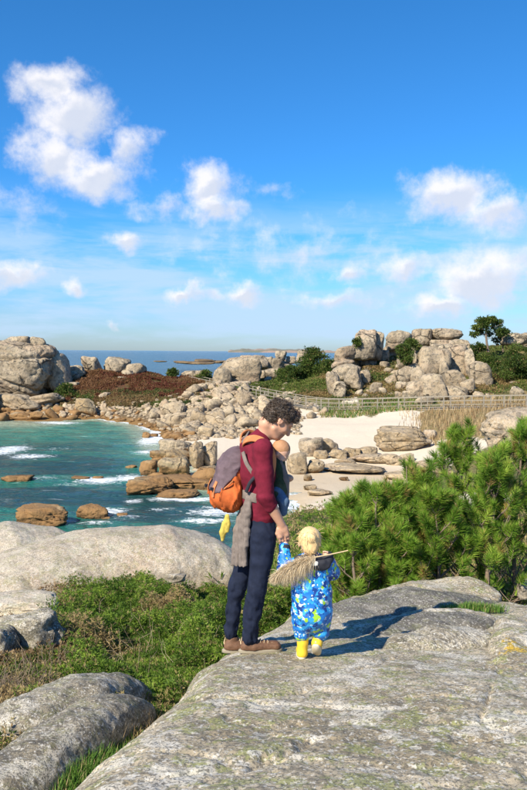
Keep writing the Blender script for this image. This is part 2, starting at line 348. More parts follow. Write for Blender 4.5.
for (x, y, z, zn) in ((-30, 24, -1.5, 3), (-12, 25, -1.5, 3), (-4, 26, -1.2, 3), (-25, 17, 2.6, 2), (-10, 18, 2.8, 2), (-4, 18, 2.9, 2), (3, 33, .7, 2), (10, 33, .9, 2), (25, 33, 1.2, 2), (2, 24, 2.0, 2), (10, 24, 2.3, 2), (3, 15, 3.9, 2), (10, 15, 4.2, 2), (25, 20, 3.5, 2), (-14, 13, 3.7, 5), (-4.2, 13, 3.85, 5), (-1.5, 14, 3.7, 5), (-4.2, 10.5, 4.3, 2), (-1.5, 10.5, 4.35, 2), (0, 11.5, 4.2, 2), (-1.6, 8, 4.75, 2), (-.6, 7.5, 4.85, 2), (-3, 7, 5.0, 3), (-6, 7, 5.0, 3), (-1.1, 5.2, 5.35, 3), (-.95, 4.2, 5.55, 3), (-2.6, 4, 5.4, 3), (-6, 3, 5.6, 3), (0, 3, 5.3, 3), (1, 6, 4.7, 3), (2, 9, 4.5, 3), (5, 9, 4.7, 2), (8, 6, 5.2, 2), (0, 0, 5.5, 3), (5, 0, 5.6, 3), (-5, -3, 5.6, 3), (0, -12, 6.2, 3), (14, -10, 6.5, 3), (-20, -10, 5.5, 3), (-40, 5, 4, 3), (40, 5, 6, 3), (0, -60, 8, 3), (80, -60, 9, 3), (-80, -60, 6, 3)): cz(x, y, z, zn)
CPA = np.array(CP)
def warp(xy):                              # compress distances so far and near points weigh alike
    r = np.hypot(xy[..., 0], xy[..., 1])+1e-6; k = np.log1p(r/3.0)/r*10
    return xy*k[..., None]
def _tps(a, b):
    d2 = ((a[:, None, :]-b[None])**2).sum(-1)+1e-9; return .5*d2*np.log(d2)
cw_ = warp(CPA[:, :2]); n_ = len(cw_)
K = _tps(cw_, cw_)+np.eye(n_)*.35; Q = np.c_[np.ones(n_), cw_]
A_ = np.block([[K, Q], [Q.T, np.zeros((3, 3))]]); sol = np.linalg.solve(A_, np.r_[CPA[:, 2], 0, 0, 0])
def tz(x, y, detail=True):
    xy = np.stack([np.ravel(x), np.ravel(y)], -1).astype(float); w_ = warp(xy); out = np.empty(len(xy))
    for i in range(0, len(xy), 40000):
        q = w_[i:i+40000]; out[i:i+40000] = _tps(q, cw_)@sol[:n_]+np.c_[np.ones(len(q)), q]@sol[n_:]
    out = np.clip(out, -4, 14); r = np.hypot(xy[:, 0], xy[:, 1]); out = np.where(r > 230, np.where(xy[:, 1] > 0, -4, out), out)
    if detail:
        p = P3(xy[:, 0], xy[:, 1]); far = sm(r, 30, 60)
        sandy = np.zeros(len(xy))
        out = out+(.05*fbm(p*1.3, 4))*(1-far)+far*(.10*fbm(p*.35, 4))*sm(out, .0, 2.0)+far*.25*fbm(p*.12, 3)*sm(out, 1.8, 4.5)
    return out.reshape(np.shape(x))
def zones(x, y, n=6):
    xy = np.stack([np.ravel(x), np.ravel(y)], -1).astype(float); w_ = warp(xy); Z = np.zeros((len(xy), n))
    for i in range(0, len(xy), 40000):
        d2 = ((w_[i:i+40000][:, None]-cw_[None])**2).sum(-1)+1e-4; k = d2**-2.5
        for z in range(n): Z[i:i+40000, z] = (k*(CPA[:, 3] == z)).sum(1)
    Z /= Z.sum(1, keepdims=True); return Z.reshape(np.shape(x)+(n,))
def polar(th, rr):
    T, Rr = np.meshgrid(th, rr); return np.sin(T)*Rr, np.cos(T)*Rr
thf = np.concatenate([np.linspace(-math.pi, R(-34), 26)[:-1], np.linspace(R(-34), R(34), 330), np.linspace(R(34), math.pi, 26)[1:]])
rr = np.concatenate([np.linspace(.3, 3, 10)[:-1], np.geomspace(3, 40, 120)[:-1], np.geomspace(40, 140, 190)[:-1], np.geomspace(140, 600, 20)])
X, Y = polar(thf, rr); Z = tz(X, Y); ZN = zones(X, Y)
m, t = newmat('ground'); p = t.pos()
nA = t.noise(p, .35, 5, .6); nB = t.noise(p, 3.0, 5, .65); nC = t.noise(p, 22, 4, .7)
sandc = t.mix(nB, (.60, .51, .385), (.69, .61, .485)); sandc = t.mix(t.step(t.sep(p)[2], .35, .0), sandc, (.50, .40, .27))
redc = t.mix(t.step(nA, .4, .6), (.13, .05, .03), (.13, .11, .035)); redc = t.mix(t.step(nB, .45, .6), redc, (.06, .045, .02))
grc = t.mix(t.step(nB, .4, .62), (.07, .085, .028), (.16, .14, .055)); grc = t.mix(t.step(nA, .5, .66), grc, (.24, .18, .085))
soil = t.mix(nB, (.07, .05, .03), (.16, .11, .07))
rub = t.mix(nB, (.24, .18, .12), (.38, .31, .22)); rub = t.mix(t.step(t.vor(p, 2.2), .30, .55), rub, (.12, .09, .055)); rub = t.mix(t.step(t.sep(p)[2], .7, .1), rub, (.22, .13, .05))
dry = t.mix(t.step(nB, .4, .6), (.30, .21, .11), (.20, .17, .07))
c = sandc
wn = [t.math('MULTIPLY_ADD', t.math('SUBTRACT', nB, .5), .7, t.attr('z%d' % i)) for i in range(6)]
for i, cc in ((4, rub), (5, dry), (1, redc), (2, grc), (3, soil)): c = t.mix(t.step(wn[i], .38, .58), c, cc)
t.bsdf(c, .95, t.bump(t.math('ADD', nB, t.math('MULTIPLY', nC, .35)), .7, .06), **{'Specular IOR Level': .15})
obj('ground', mesh('ground', P3(X, Y, Z).reshape(-1, 3), gridfaces(len(rr), len(thf)), m, attrs={'z%d' % i: ZN[..., i].ravel() for i in range(6)}), kind='structure')

# ------------------------------------------------------------------ sea
foams = []                               # (x, y, half width, half depth, weight) in metres on the water
def fw(px, py, w, h, wt):
    a = G(px, py); b = G(px+w, py); c = G(px, py+h); foams.append((a[0], a[1], abs(b[0]-a[0]), abs(a[1]-c[1]), wt))
for q in ((8, 450, 24, 6, 1.0), (30, 456, 30, 3, .8), (55, 449, 24, 4, .45), (40, 478, 30, 3, .6), (100, 480, 34, 5, .95), (128, 478, 22, 6, .9), (70, 484, 26, 3, .5), (150, 440, 14, 7, .9), (155, 424, 12, 6, 1.0), (130, 419, 24, 3.5, 1.1), (158, 432, 8, 8, 1.1), (100, 416, 26, 2.0, 1.0), (60, 423, 26, 1.4, .9), (145, 452, 16, 4, .7), (122, 444, 14, 2, .4),
          (135, 500, 12, 3, .8), (185, 499, 45, 3.5, 1.0), (225, 500, 24, 5, 1.1), (215, 512, 30, 6, .95), (205, 521, 40, 4, .8), (112, 511, 20, 4, .9), (130, 517, 22, 4, .55), (160, 510, 20, 2.5, .6), (95, 522, 24, 3, .7), (70, 520, 14, 3, .6), (292, 506, 20, 4, 1.1), (10, 520, 20, 3, .3), (85, 402.5, 10, 1, .0)): fw(*q)
thS = np.concatenate([np.linspace(-math.pi, R(-30), 30)[:-1], np.linspace(R(-30), R(30), 350), np.linspace(R(30), math.pi, 30)[1:]])
rS = np.concatenate([np.geomspace(22, 100, 350)[:-1], np.geomspace(100, 400, 60)[:-1], np.geomspace(400, 60000, 40)])
X, Y = polar(thS, rS); pp = P3(X, Y); tt = tz(X, Y, False)
near = 1-sm(np.hypot(X, Y), 90, 150)
wv = .05*fbm(pp*np.array([.6, 1.1, 1])+3, 4)+.05*np.sin(Y*1.15+1.6*fbm(pp*.12, 3))*(0.5+.5*fbm(pp*.15+9, 2))
Zs = wv*near
fo = np.zeros_like(X); fn = fbm(pp*.8+20, 4, .6)
for (x, y, a, b, w_) in foams: fo = np.maximum(fo, w_*np.exp(-(((X-x)/a)**2+((Y-y)/b)**2)*1.1))
fo = fo+.62*np.exp(-np.clip(-tt, 0, 9)/.14)*(tt > -1.5)*(np.hypot(X, Y) < 140)
deep = sm(-tt, .15, 1.6)
m, t = newmat('sea'); p = t.pos(); zf = t.attr('foam'); dp = t.attr('depth'); rng_ = t.vmath('LENGTH', p, out=1)
pn = t.vmath('MULTIPLY', p, (1.0, 1.7, 1.0))
patch = t.noise(pn, .055, 4, .6, .3); shallow = t.mix(t.step(t.noise(pn, .35, 4), .35, .7), (.10, .30, .22), (.035, .175, .14))
deepc = t.mix(t.step(patch, .44, .56), (.022, .155, .12), (.016, .068, .072))
cs = t.mix(dp, shallow, deepc); cs = t.mix(t.step(dp, .25, .0), cs, (.30, .36, .26))
off = t.mix(t.step(t.noise(pn, .02, 5, .6), .4, .65), (.006, .058, .115), (.011, .088, .155))
cs = t.mix(t.step(rng_, 100, 150), cs, off)
lace = t.noise(pn, 2.4, 8, .74, .9); lv_ = t.math('MULTIPLY_ADD', t.math('SUBTRACT', lace, .5), 2.6, zf)
fm = t.step(lv_, .42, .85)
caps = t.math('MULTIPLY', t.step(t.noise(t.vmath('MULTIPLY', p, (.25, 1, 1)), .16, 7, .7), .66, .70), t.step(rng_, 110, 160))
caps = t.math('MULTIPLY', caps, t.step(rng_, 2500, 500)); fm = t.math('MAXIMUM', fm, t.math('MULTIPLY', caps, .8))
strk = t.math('MULTIPLY', t.step(t.noise(t.vmath('MULTIPLY', p, (.35, 1.0, 1)), 1.1, 6, .65, .5), .60, .74), t.step(rng_, 100, 60, 0, .38))
fm = t.math('MAXIMUM', fm, strk)
cs = t.mix(fm, cs, (.80, .84, .84))
bh = t.math('ADD', t.noise(pn, 2.2, 5, .6, .2), t.math('MULTIPLY', t.noise(pn, .35, 4, .6), 3.0))
bb = t.bump(bh, t.step(rng_, 60, 900, .9, 1.0), .30)
t.bsdf(cs, t.mix(fm, (.16,)*3, (.7,)*3), bb, **{'IOR': 1.33, 'Specular IOR Level': t.step(rng_, 80, 400, .32, .10)})
obj('sea', mesh('sea', P3(X, Y, Zs).reshape(-1, 3), gridfaces(len(rS), len(thS)), m, attrs={'foam': fo.ravel(), 'depth': deep.ravel()}), kind='structure')

# far coast on the horizon, built as low hills
def far_coast():
    n = 160; u = np.linspace(0, 1, n); d = 5200
    base = np.array([P(228+u_*(352-228), 352, d) for u_ in u]); hgt = (8+30*np.clip(fbm(P3(u*7, 0)+4, 4)*.5+.55, 0, 2)*np.sin(np.pi*u**.55)**.7)*1.0
    rows = []
    for k, (f_, dy) in enumerate(((-.2, 0), (.35, 60), (.8, 200), (1, 420), (.6, 800), (-.2, 1200))):
        z = hgt*f_*(1+.12*fbm(P3(u*40, k), 3)); rows.append(P3(base[:, 0]*(1+dy/d), base[:, 1]+dy, z))
    v = np.concatenate(rows)
    m, t = newmat('far_coast'); p = t.pos(); n1 = t.noise(p, .004, 6, .65)
    t.bsdf(t.mix(t.step(n1, .42, .6), (.36, .25, .19), (.16, .17, .12)), .95)
    obj('distant_coast_hills', mesh('coast', v, gridfaces(6, n), m), kind='structure')
far_coast()

# ------------------------------------------------------------------ boulders
def boulder(px, py, w, h, d, label, mt, seed, name='boulder', sub=4, p=9, npl=11, cracks=1, tilt=0, yaw=None, deep=.85, rough=.05, group=None, lump=.1, seams=(), parent=None, spin=0, anchor=True):
    if anchor:
        ds = np.linspace(d*.84, d*1.16, 90); rb = ray(px, py+h*.42); zz = CH+rb[2]*ds; tq = tz(rb[0]*ds, ds, False); k = np.argmax(tq > zz)
        tq = np.maximum(tq, -.12); k = np.argmax(tq > zz)
        if tq[k] > zz[k] and k > 0 and (anchor is True or ds[k] < d): d = ds[k]
    c = P(px, py, d); a = w/2*d/F; z = h/2*d/F; b = deep*math.sqrt(a*max(z, a*.6))
    v, f = rock(seed, sub, p, npl, rough, cracks, lump=lump, seams=seams)
    if spin: v = v@np.array(Matrix.Rotation(R(spin), 3, 'Z')).T; v /= np.abs(v).max(0)
    v = v*np.array([a, b, z])
    if tilt:
        v = v@np.array(Matrix.Rotation(R(-tilt), 3, 'Y')).T
        e = np.abs(v).max(0); v = v*np.array([a/e[0], 1, z/e[2]])
    return obj(name, mesh(name, v, f, mt), parent, (c[0], c[1]+b*.35, c[2]), label, None if parent else 'boulder', group)

# left headland ---------------------------------------------------
B = boulder
B(18, 371, 78, 62, 103, 'huge domed granite boulder split by a curved seam, left edge of the bay', M_far, 11, cracks=0, p=2.0, npl=3, tilt=-6, sub=6, rough=.03, anchor=False, seams=(((-.22, 0, 1), .34, .045, .17), ((.35, 0, 1), -.35, .04, .12), ((.5, 0, 1), .62, .03, .06), ((1, 0, .5), .55, .03, .05)))
B(57, 374, 26, 42, 105, 'dark rounded slab boulder leaning on the huge split dome', M_far, 12, tilt=8, p=2.4, npl=4, rough=.03, anchor=False)
B(38, 343, 16, 13, 104, 'small round boulder perched on top of the huge split dome', M_far, 13, p=5, anchor=False)
B(16, 342, 30, 12, 106, 'flat capstone lying on the left shoulder of the huge dome', M_far, 14, anchor=False)
B(-14, 352, 40, 32, 108, 'grey boulder behind the huge dome, cut by the left edge of the frame', M_far, 15)
B(6, 388, 30, 26, 97, 'pale wedge boulder at the foot of the huge dome', M_far, 16)
B(-22, 395, 34, 34, 98, 'rounded boulder at the extreme left of the shore', M_far, 17)
B(44, 401, 40, 18, 95, 'long low boulder with a humped back at the water, below the dome', M_shore, 18, cracks=2, tilt=14)
B(18, 404, 44, 20, 94, 'brown folded boulder with deep creases by the left waterline', M_shore, 19, cracks=4)
B(36, 415.5, 15, 12, 91, 'bright orange wedge-shaped boulder at the waterline', M_ochre, 20, p=14, tilt=30)
B(20, 416, 22, 8, 91.5, 'low orange-brown ledge at the waterline next to the wedge boulder', M_ochre, 21)
B(85, 408, 24, 19, 92, 'squarish ochre-footed boulder standing on the far shore', M_ochre, 22, p=12)
B(76, 372, 19, 14, 106, 'grey flat boulder between the leaning slab and the round pale one', M_far, 23)
B(91, 365, 20, 18, 112, 'round pale boulder with a dark hollow, on the skyline by the sea', M_far, 24, p=5)
B(117, 365, 28, 18, 113, 'broad sloping pale boulder, middle of the skyline group', M_far, 25, tilt=-10)
B(136, 370, 21, 14, 111, 'round pale boulder at the right end of the skyline group', M_far, 26, p=5)
B(128, 374, 14, 8, 108, 'small block in front of the skyline group', M_far, 27)
B(104, 396, 14, 8, 96, 'white boulder set in the red heath above the shore', M_far, 28)
B(122, 379, 11, 5, 105, 'flat white stone in the red heath', M_far, 29)
B(189, 374, 18, 7, 113, 'flat block behind the heath, longer of the two by the sea', M_far, 30, p=14)
B(199, 374, 8, 7, 112, 'squarish block behind the heath, shorter of the two by the sea', M_far, 31, p=14)
B(66, 385, 28, 6, 100, 'flat grey slab lying in the turf behind the squarish boulder', M_far, 32)
for i, (x, y, w, h) in enumerate(((160, 361.5, 14, 1.6), (195, 363, 40, 3.2), (205, 360.5, 22, 3), (222, 362, 26, 3), (180, 362, 14, 2.4))):
    B(x, y, w, h, 320+10*i, ('thin reef awash far out', 'longest brown reef awash in the open sea', 'humped reef behind the longest brown reef', 'reef nearest the middle headland', 'small dark reef left of the longest reef')[i], M_tidal, 40+i, 'reef', 3, group='reefs out at sea')

# middle headland ---------------------------------------------------
MH = [(238, 372, 48, 30, 113, 'broad whale-backed block at the seaward tip of the middle headland', 6, 3), (222, 378, 20, 20, 110, 'rounded nose of the middle headland beside the open sea', 5, 1), (254, 362, 30, 14, 115, 'long flat capstone on the middle headland', 9, 1), (266, 365, 14, 18, 116, 'upright dark block in the middle headland pile', 9, 0), (276, 366, 18, 16, 116, 'square block right of the dark upright one on the middle headland', 9, 1), (281, 356, 12, 11, 117, 'topmost round boulder of the middle headland', 5, 0), (272, 374, 24, 12, 111, 'low grey boulder at the foot of the middle headland pile', 8, 1), (256, 376, 22, 12, 111, 'grey boulder wedged beneath the flat capstone', 9, 1), (291, 360, 10, 8, 118, 'small block by the bushy pine on the middle headland', 9, 0), (303, 357, 14, 13, 121, 'pale boulder peering over the bushy pine', 6, 0), (240, 385, 22, 8, 107, 'flat pale boulder in the scrub below the headland', 8, 0), (268, 380, 8, 7, 106, 'small white boulder in green scrub', 8, 0), (283, 379, 7, 6, 106, 'smallest white boulder in the green scrub', 8, 0), (248, 380, 8, 4, 107, 'thin white stone in the scrub left of the small white boulder', 8, 0)]
for i, (x, y, w, h, d, l, p_, c_) in enumerate(MH): B(x, y, w, h, d, l, M_far, 60+i, p=p_, cracks=c_)
# right hill: tors ------------------------------------------------
RH = [(364, 345, 24, 30, 101, 'tall pale tor block crowned by a flat lid, left tor', 13, 0, 0), (378, 346, 12, 28, 102.5, 'dark narrow slab standing against the tall tor block', 12, 0, -6), (345, 354, 20, 16, 100, 'square block left of the tall tor block', 12, 0, 0), (343, 364, 22, 10, 99, 'thin ledge under the square tor block', 12, 0, 0), (368, 363, 18, 9, 98, 'low block under the tall tor block', 11, 1, 0), (384, 357, 11, 14, 104, 'shaded boulder in the gap between the two tors', 8, 0, 0), (385, 365, 11, 7, 98, 'small pale round boulder below the gap between the tors', 5, 0, 0), (346, 374, 32, 22, 96, 'smooth sloping slab below the left tor', 6, 0, 20), (353, 379, 20, 26, 94, 'upright flake in front of the smooth sloping slab', 9, 1, 10), (366, 377, 11, 15, 94, 'pale flake right of the upright flake', 9, 0, 12), (334, 385, 16, 28, 92, 'curved rib boulder, leftmost at the foot of the left tor', 6, 0, 15), (339, 391, 13, 19, 90, 'egg-shaped upright boulder just behind the boardwalk rail', 5, 0, 0), (383, 391, 8, 7, 92, 'little white boulder in scrub under the left tor', 6, 0, 0),
      (399, 340, 26, 22, 106, 'big leaning boulder on the skyline left of the middle pine bush', 7, 1, 15), (424, 339, 21, 20, 107, 'blocky skyline boulder next to the mushroom capstone', 10, 1, 0), (447, 334.5, 31, 12, 107, 'mushroom-shaped capstone lying on the skyline', 6, 1, 0), (444, 345, 26, 10, 105, 'flat block carrying the mushroom capstone', 9, 0, 0), (408, 350, 15, 12, 104, 'grey boulder under the leaning skyline boulder', 9, 0, 0), (437, 349, 14, 10, 102, 'small round boulder beneath the flat block', 6, 0, 0), (460, 347, 22, 18, 103, 'boulder tapering down right of the capstone', 7, 0, -15), (433, 367, 34, 40, 95, 'great rounded granite face with a reddish stain, centre of the right tor', 6, 0, -10), (413, 362, 18, 18, 97, 'rounded block at the left shoulder of the great stained face', 8, 0, 0), (447, 352, 20, 16, 99, 'block resting above the great stained face', 9, 0, 10), (446, 376, 13, 30, 93, 'narrow upright flake right of the great stained face', 8, 0, 8), (469, 388, 16, 18, 91, 'grey wedge boulder between the foot boulder and the dark-sided one', 8, 0, 15), (392, 380, 13, 12, 93, 'tilted block in the scrub at the left of the right tor', 8, 0, 25), (376, 388, 12, 11, 92, 'squat block in the scrub under the pale flake', 8, 0, 0), (458, 363, 30, 36, 95, 'tall smooth boulder right of the great stained face', 6, 1, 5), (470, 366, 12, 34, 97, 'narrow curved slab behind the tall smooth boulder', 6, 0, 10), (481, 376, 24, 30, 96, 'dark-sided boulder at the right end of the right tor', 6, 0, 15), (457, 383, 25, 27, 92, 'grey boulder at the foot of the tall smooth boulder', 8, 1, 10), (455, 393, 26, 14, 89, 'low fan-shaped boulder behind the boardwalk, under the right tor', 8, 0, 0), (417, 375, 22, 24, 92, 'pale boulder left of the great stained face', 7, 0, 20), (418, 391, 22, 21, 89, 'rounded pale boulder near the boardwalk, left of the pink one', 6, 0, 15), (434, 388, 26, 28, 88, 'pinkish bulging boulder just behind the boardwalk', 6, 0, 10), (405, 377, 17, 21, 92, 'leaning grey boulder below the middle pine bush', 8, 0, 30), (404, 365, 12, 16, 96, 'grey upright boulder beneath the middle pine bush', 8, 0, 0), (401, 386, 11, 9, 90, 'small pale boulder below the leaning grey one', 8, 0, 0), (410, 396, 14, 11, 87, 'low pale boulder behind the rail left of the rounded pale one', 8, 0, 0), (399, 396, 8, 9, 87, 'small pointed boulder behind the boardwalk rail', 9, 0, 0), (425, 401, 18, 10, 82, 'pale boulder poking through beneath the boardwalk rail', 8, 0, 0), (395, 374, 8, 8, 94, 'grey stone in scrub at the left of the right tor', 8, 0, 0),
      (517, 339, 26, 12, 100, 'flat-topped boulder on the skyline at the right edge', 7, 1, 0), (540, 342, 40, 20, 100, 'boulder cut off by the right edge of the skyline', 7, 1, 0), (517, 391, 13, 9, 84, 'white boulder in the scrub near the right edge', 9, 0, 0), (514, 383, 8, 4, 86, 'small flat white stone above the white boulder at right', 9, 0, 0), (505, 381, 4, 3, 86, 'tiny white stone in the heath at right', 9, 0, 0)]
for i, (x, y, w, h, d, l, p_, c_, tl) in enumerate(RH): B(x, y, w*1.08, h*1.06, d, l, M_far, 100+i, p=p_*.5, cracks=c_, tilt=tl, deep=.9, anchor=(h < 10 or x > 500) or 'near', npl=7+i % 4)

FL = [(392, 356, 20, 20, 107, 'boulder mostly hidden between the two tors'), (415, 354, 30, 26, 108, 'grey boulder mass behind the middle pine bush'), (444, 360, 30, 26, 107, 'huge shaded boulder at the back of the right tor'), (468, 364, 30, 36, 103, 'shaded boulder behind the narrow curved slab'), (424, 376, 26, 28, 99, 'deep shaded boulder behind the great stained face'), (446, 378, 26, 36, 97, 'dark boulder in the cleft beside the great stained face'), (347, 366, 26, 24, 103, 'grey boulder behind the smooth sloping slab'), (268, 370, 60, 26, 119, 'grey block at the back of the middle headland pile'), (4, 366, 40, 50, 110, 'boulder behind the huge split dome'), (70, 378, 20, 14, 108, 'dim grey boulder under the leaning slab')]
for i, (x, y, w, h, d, l) in enumerate(FL): B(x, y, w, h, d, l, M_far, 150+i, p=7, cracks=2, anchor=False)
protos = [mesh('hill_rock_%d' % i, *rock(440+i, 3, 10, 9, .06, 1), mats=M_far) for i in range(8)]
KEEP_HILL = 1.0
# beach and shore rocks --------------------------------------------
BR = [(280, 0, 0, 0, 0, '', 0, 0)]
SH = [(175, 447, 34, 16, 57, 'domed cream boulder, top of the ochre rock group in the bay', M_shore, 6, 1), (196, 456, 15, 30, 58, 'dark-shadowed upright boulder behind the man\'s backpack', M_beach, 9, 1), (208, 455, 18, 26, 55, 'pale upright boulder next to the backpack', M_beach, 8, 1), (170, 460, 44, 20, 55, 'broad two-tone boulder beneath the domed cream one', M_ochre, 7, 2), (174, 469, 32, 24, 52.5, 'blocky golden boulder with a carved face in the water', M_ochre, 12, 2), (148, 469, 19, 18, 53, 'golden hooked boulder at the left of the ochre group', M_ochre, 7, 1), (130, 468, 14, 6, 54, 'brown stone awash left of the golden hooked boulder', M_tidal, 7, 0), (155, 477, 18, 8, 51, 'dark overhung rock between the golden boulders', M_tidal, 10, 0), (150, 488, 46, 20, 47, 'low wide orange reef with ragged top, nearest the camera', M_ochre, 12, 3), (185, 484, 66, 14, 48.5, 'long orange ledge running from the reef to the backpack', M_ochre, 9, 3), (205, 478, 28, 22, 50, 'orange boulder half hidden behind the backpack', M_ochre, 8, 1), (178, 495, 44, 9, 45.5, 'flat wet reef in front of the long orange ledge', M_tidal, 9, 2), (146, 436, 9, 8, 66, 'small round ochre boulder at the end of the rubble spit', M_ochre, 6, 0), (167, 437, 11, 8, 67, 'dark ochre block in the rubble spit', M_ochre, 9, 0), (176, 437, 14, 7, 67, 'ochre boulder joined to the dark block in the spit', M_ochre, 9, 0), (154, 436, 8, 5, 67, 'little ochre stone between the spit boulders', M_ochre, 7, 0), (190, 434, 12, 6, 68, 'low ochre stone at the landward end of the spit', M_ochre, 7, 0), (206, 432, 16, 12, 66, 'warm tan boulder alone on the sand behind the backpack', M_beach, 9, 0), (239, 419, 26, 9, 72, 'flat tan boulder at the foot of the rubble slope', M_beach, 7, 0),
      (15, 479.5, 34, 8, 49, 'brown awash rock, left edge of the bay', M_tidal, 7, 0), (80, 479, 18, 5, 48.5, 'brown awash rock in the middle of the bay, larger of two', M_tidal, 7, 0), (97, 479, 12, 5, 48.5, 'brown awash rock in the middle of the bay, smaller of two', M_tidal, 7, 0), (41, 518, 52, 22, 36, 'rounded golden-brown boulder with two diagonal grooves, near shore of the bay', M_ochre, 5, 2), (92, 513, 33, 15, 37.5, 'smooth golden-brown boulder right of the grooved one', M_ochre, 5, 0), (122, 516, 12, 5, 38, 'small dark rock awash beside the smooth brown boulder', M_tidal, 8, 0), (106, 519, 10, 4, 37, 'little dark rock awash at the foot of the smooth brown boulder', M_tidal, 8, 0),
      (297, 464, 21, 23, 51, 'large cream boulder on the sand just right of the baby', M_beach, 6, 0), (316, 467, 18, 15, 51, 'rounded tan boulder right of the large cream one', M_beach, 6, 0), (311, 448, 25, 20, 55, 'shadowed blocky boulder behind the cream and tan pair', M_far, 10, 1), (328, 446, 22, 15, 56, 'craggy top boulder behind the tan one', M_beach, 10, 1), (321, 455, 16, 9, 54, 'low brown boulder under the craggy top boulder', M_beach, 9, 0), (338, 454, 20, 10, 56, 'low brown boulder starting the ridge across the beach', M_beach, 9, 1), (352, 453, 18, 10, 56.5, 'low block in the ridge across the beach', M_beach, 9, 0), (368, 452, 20, 10, 57, 'rounded tan hump in the ridge across the beach', M_beach, 7, 0), (404, 440, 58, 22, 60, 'wide layered boulder in the middle of the white sand', M_beach, 7, 3), (400, 431, 40, 10, 63, 'grey upper layer of the wide boulder on the sand', M_far, 7, 1), (431, 435, 14, 10, 61, 'end block right of the wide layered boulder', M_far, 7, 0), (372, 459, 46, 9, 54, 'long pale slab lying low in the sand', M_beach, 6, 1), (393, 460, 24, 12, 53.5, 'tan fissured boulder in front of the wide layered one', M_beach, 9, 2), (407, 458, 16, 9, 54, 'tan boulder right of the fissured one', M_beach, 8, 0), (345, 462, 22, 6, 53, 'flat pale slab in sand right of the rounded tan boulder', M_beach, 6, 0), (352, 470, 70, 7, 49.5, 'long low sand-coloured ledge below the rock ridge on the beach', M_beach, 6, 2), (408, 476, 46, 8, 48, 'sand-coloured ledge showing between the pine tops', M_beach, 6, 1), (320, 493, 26, 6, 44, 'pale flat rock on the wet sand beside the man\'s elbow', M_beach, 6, 0), (344, 479, 10, 4, 47, 'small flat stone alone on the lower sand', M_beach, 6, 0), (310, 488, 14, 6, 45.5, 'low brown stone on the wet sand by the pines', M_beach, 7, 0), (430, 468, 50, 12, 52, 'broad smooth sand-coloured slab behind the pine tops', M_beach, 6, 1), (308, 478, 9, 7, 49, 'mossy little boulder on the lower sand', M_beach, 6, 0)]
for i, (x, y, w, h, d, l, mt, p_, c_) in enumerate(SH): B(x, y, w, h, d, l, mt, 200+i, p=p_, cracks=c_, deep=1.0, sub=5 if w > 30 else 4)
# right edge dome close behind the pines
B(545, 432, 124, 48, 27, 'pale dome of granite behind the tallest pine at the right edge', M_far, 301, p=2.6, anchor=False, cracks=1, sub=5, name='granite_dome')

# rubble: the tumbled slope and the shingle below the heath
KEEP = .40
hill_protos = protos
protos = [mesh('rubble_%d' % i, *rock(400+i, 3, (9, 13, 18)[i % 3], 9, .05, 1 if i % 3 == 0 else 0), mats=M_shore) for i in range(16)]
REST = []
def scatter(poly, n, smin, smax, label, group, seed, dfun=None, mt=None, gap=.62, big=0.0):
    rg = np.random.RandomState(seed); xs, ys = zip(*poly); placed = []; tries = 0
    def inside(x, y):
        c = False; j = len(poly)-1
        for i in range(len(poly)):
            if (poly[i][1] > y) != (poly[j][1] > y) and x < (poly[j][0]-poly[i][0])*(y-poly[i][1])/(poly[j][1]-poly[i][1])+poly[i][0]: c = not c
            j = i
        return c
    cand = []
    while len(cand) < n*30:
        x = rg.uniform(min(xs), max(xs)); y = rg.uniform(min(ys), max(ys))
        if inside(x, y): cand.append((x, y))
    ds = np.geomspace(40, 125, 160); cand = np.array(cand)
    hit = []
    rays_ = np.array([ray(x, y) for x, y in cand]); Xq = rays_[:, 0][:, None]*ds; Zq = CH+rays_[:, 2][:, None]*ds; Tq = tz(Xq, np.broadcast_to(ds, Xq.shape), False)
    for i in range(len(cand)):
        k = np.argmax(Tq[i] > Zq[i]); hit.append((Xq[i, k], ds[k], Tq[i, k]) if Tq[i, k] > Zq[i, k] else None)
    for c, hh in zip(cand, hit):
        if hh is None or len(placed) >= n: continue
        s = smin+(smax-smin)*rg.rand()**2.2; d = hh[1]; r = s/2*d/F
        if any(math.hypot(hh[0]-q[0], (hh[1]-q[1])*.5) < gap*(r+q[2]) for q in placed): continue
        placed.append((hh[0], d, r, s, c))
    placed.sort(key=lambda q: -q[3]); keep_n = int(len(placed)*KEEP)
    for qi, (x0, d, r, s, c) in enumerate(placed):
        hh = (x0, d, tz(np.array([x0]), np.array([d]))[0]); pm = protos[rg.randint(len(protos))]
        if qi >= keep_n:
            v0, f0 = rock(480+qi % 6, 2, 9, 10, .04, 0); e = Euler((rg.uniform(-.5, .5), rg.uniform(-.9, .3), rg.uniform(0, 6.3))).to_matrix()
            REST.append(((v0*np.array([r*rg.uniform(.9, 1.25), r*rg.uniform(.8, 1.2), r*rg.uniform(.5, .8)]))@np.array(e).T+[hh[0], hh[1], hh[2]+r*.25], f0)); continue
        o = obj('boulder', pm, None, (hh[0], hh[1], hh[2]+r*.28), label(c[0], c[1], s) if callable(label) else label, 'boulder', group)
        o.scale = (r*rg.uniform(1.0, 1.45), r*rg.uniform(.8, 1.2), r*rg.uniform(.5, .9)); o.rotation_euler = (rg.uniform(-.5, .5), rg.uniform(-.9, .3), rg.uniform(0, 6.3))
    return placed
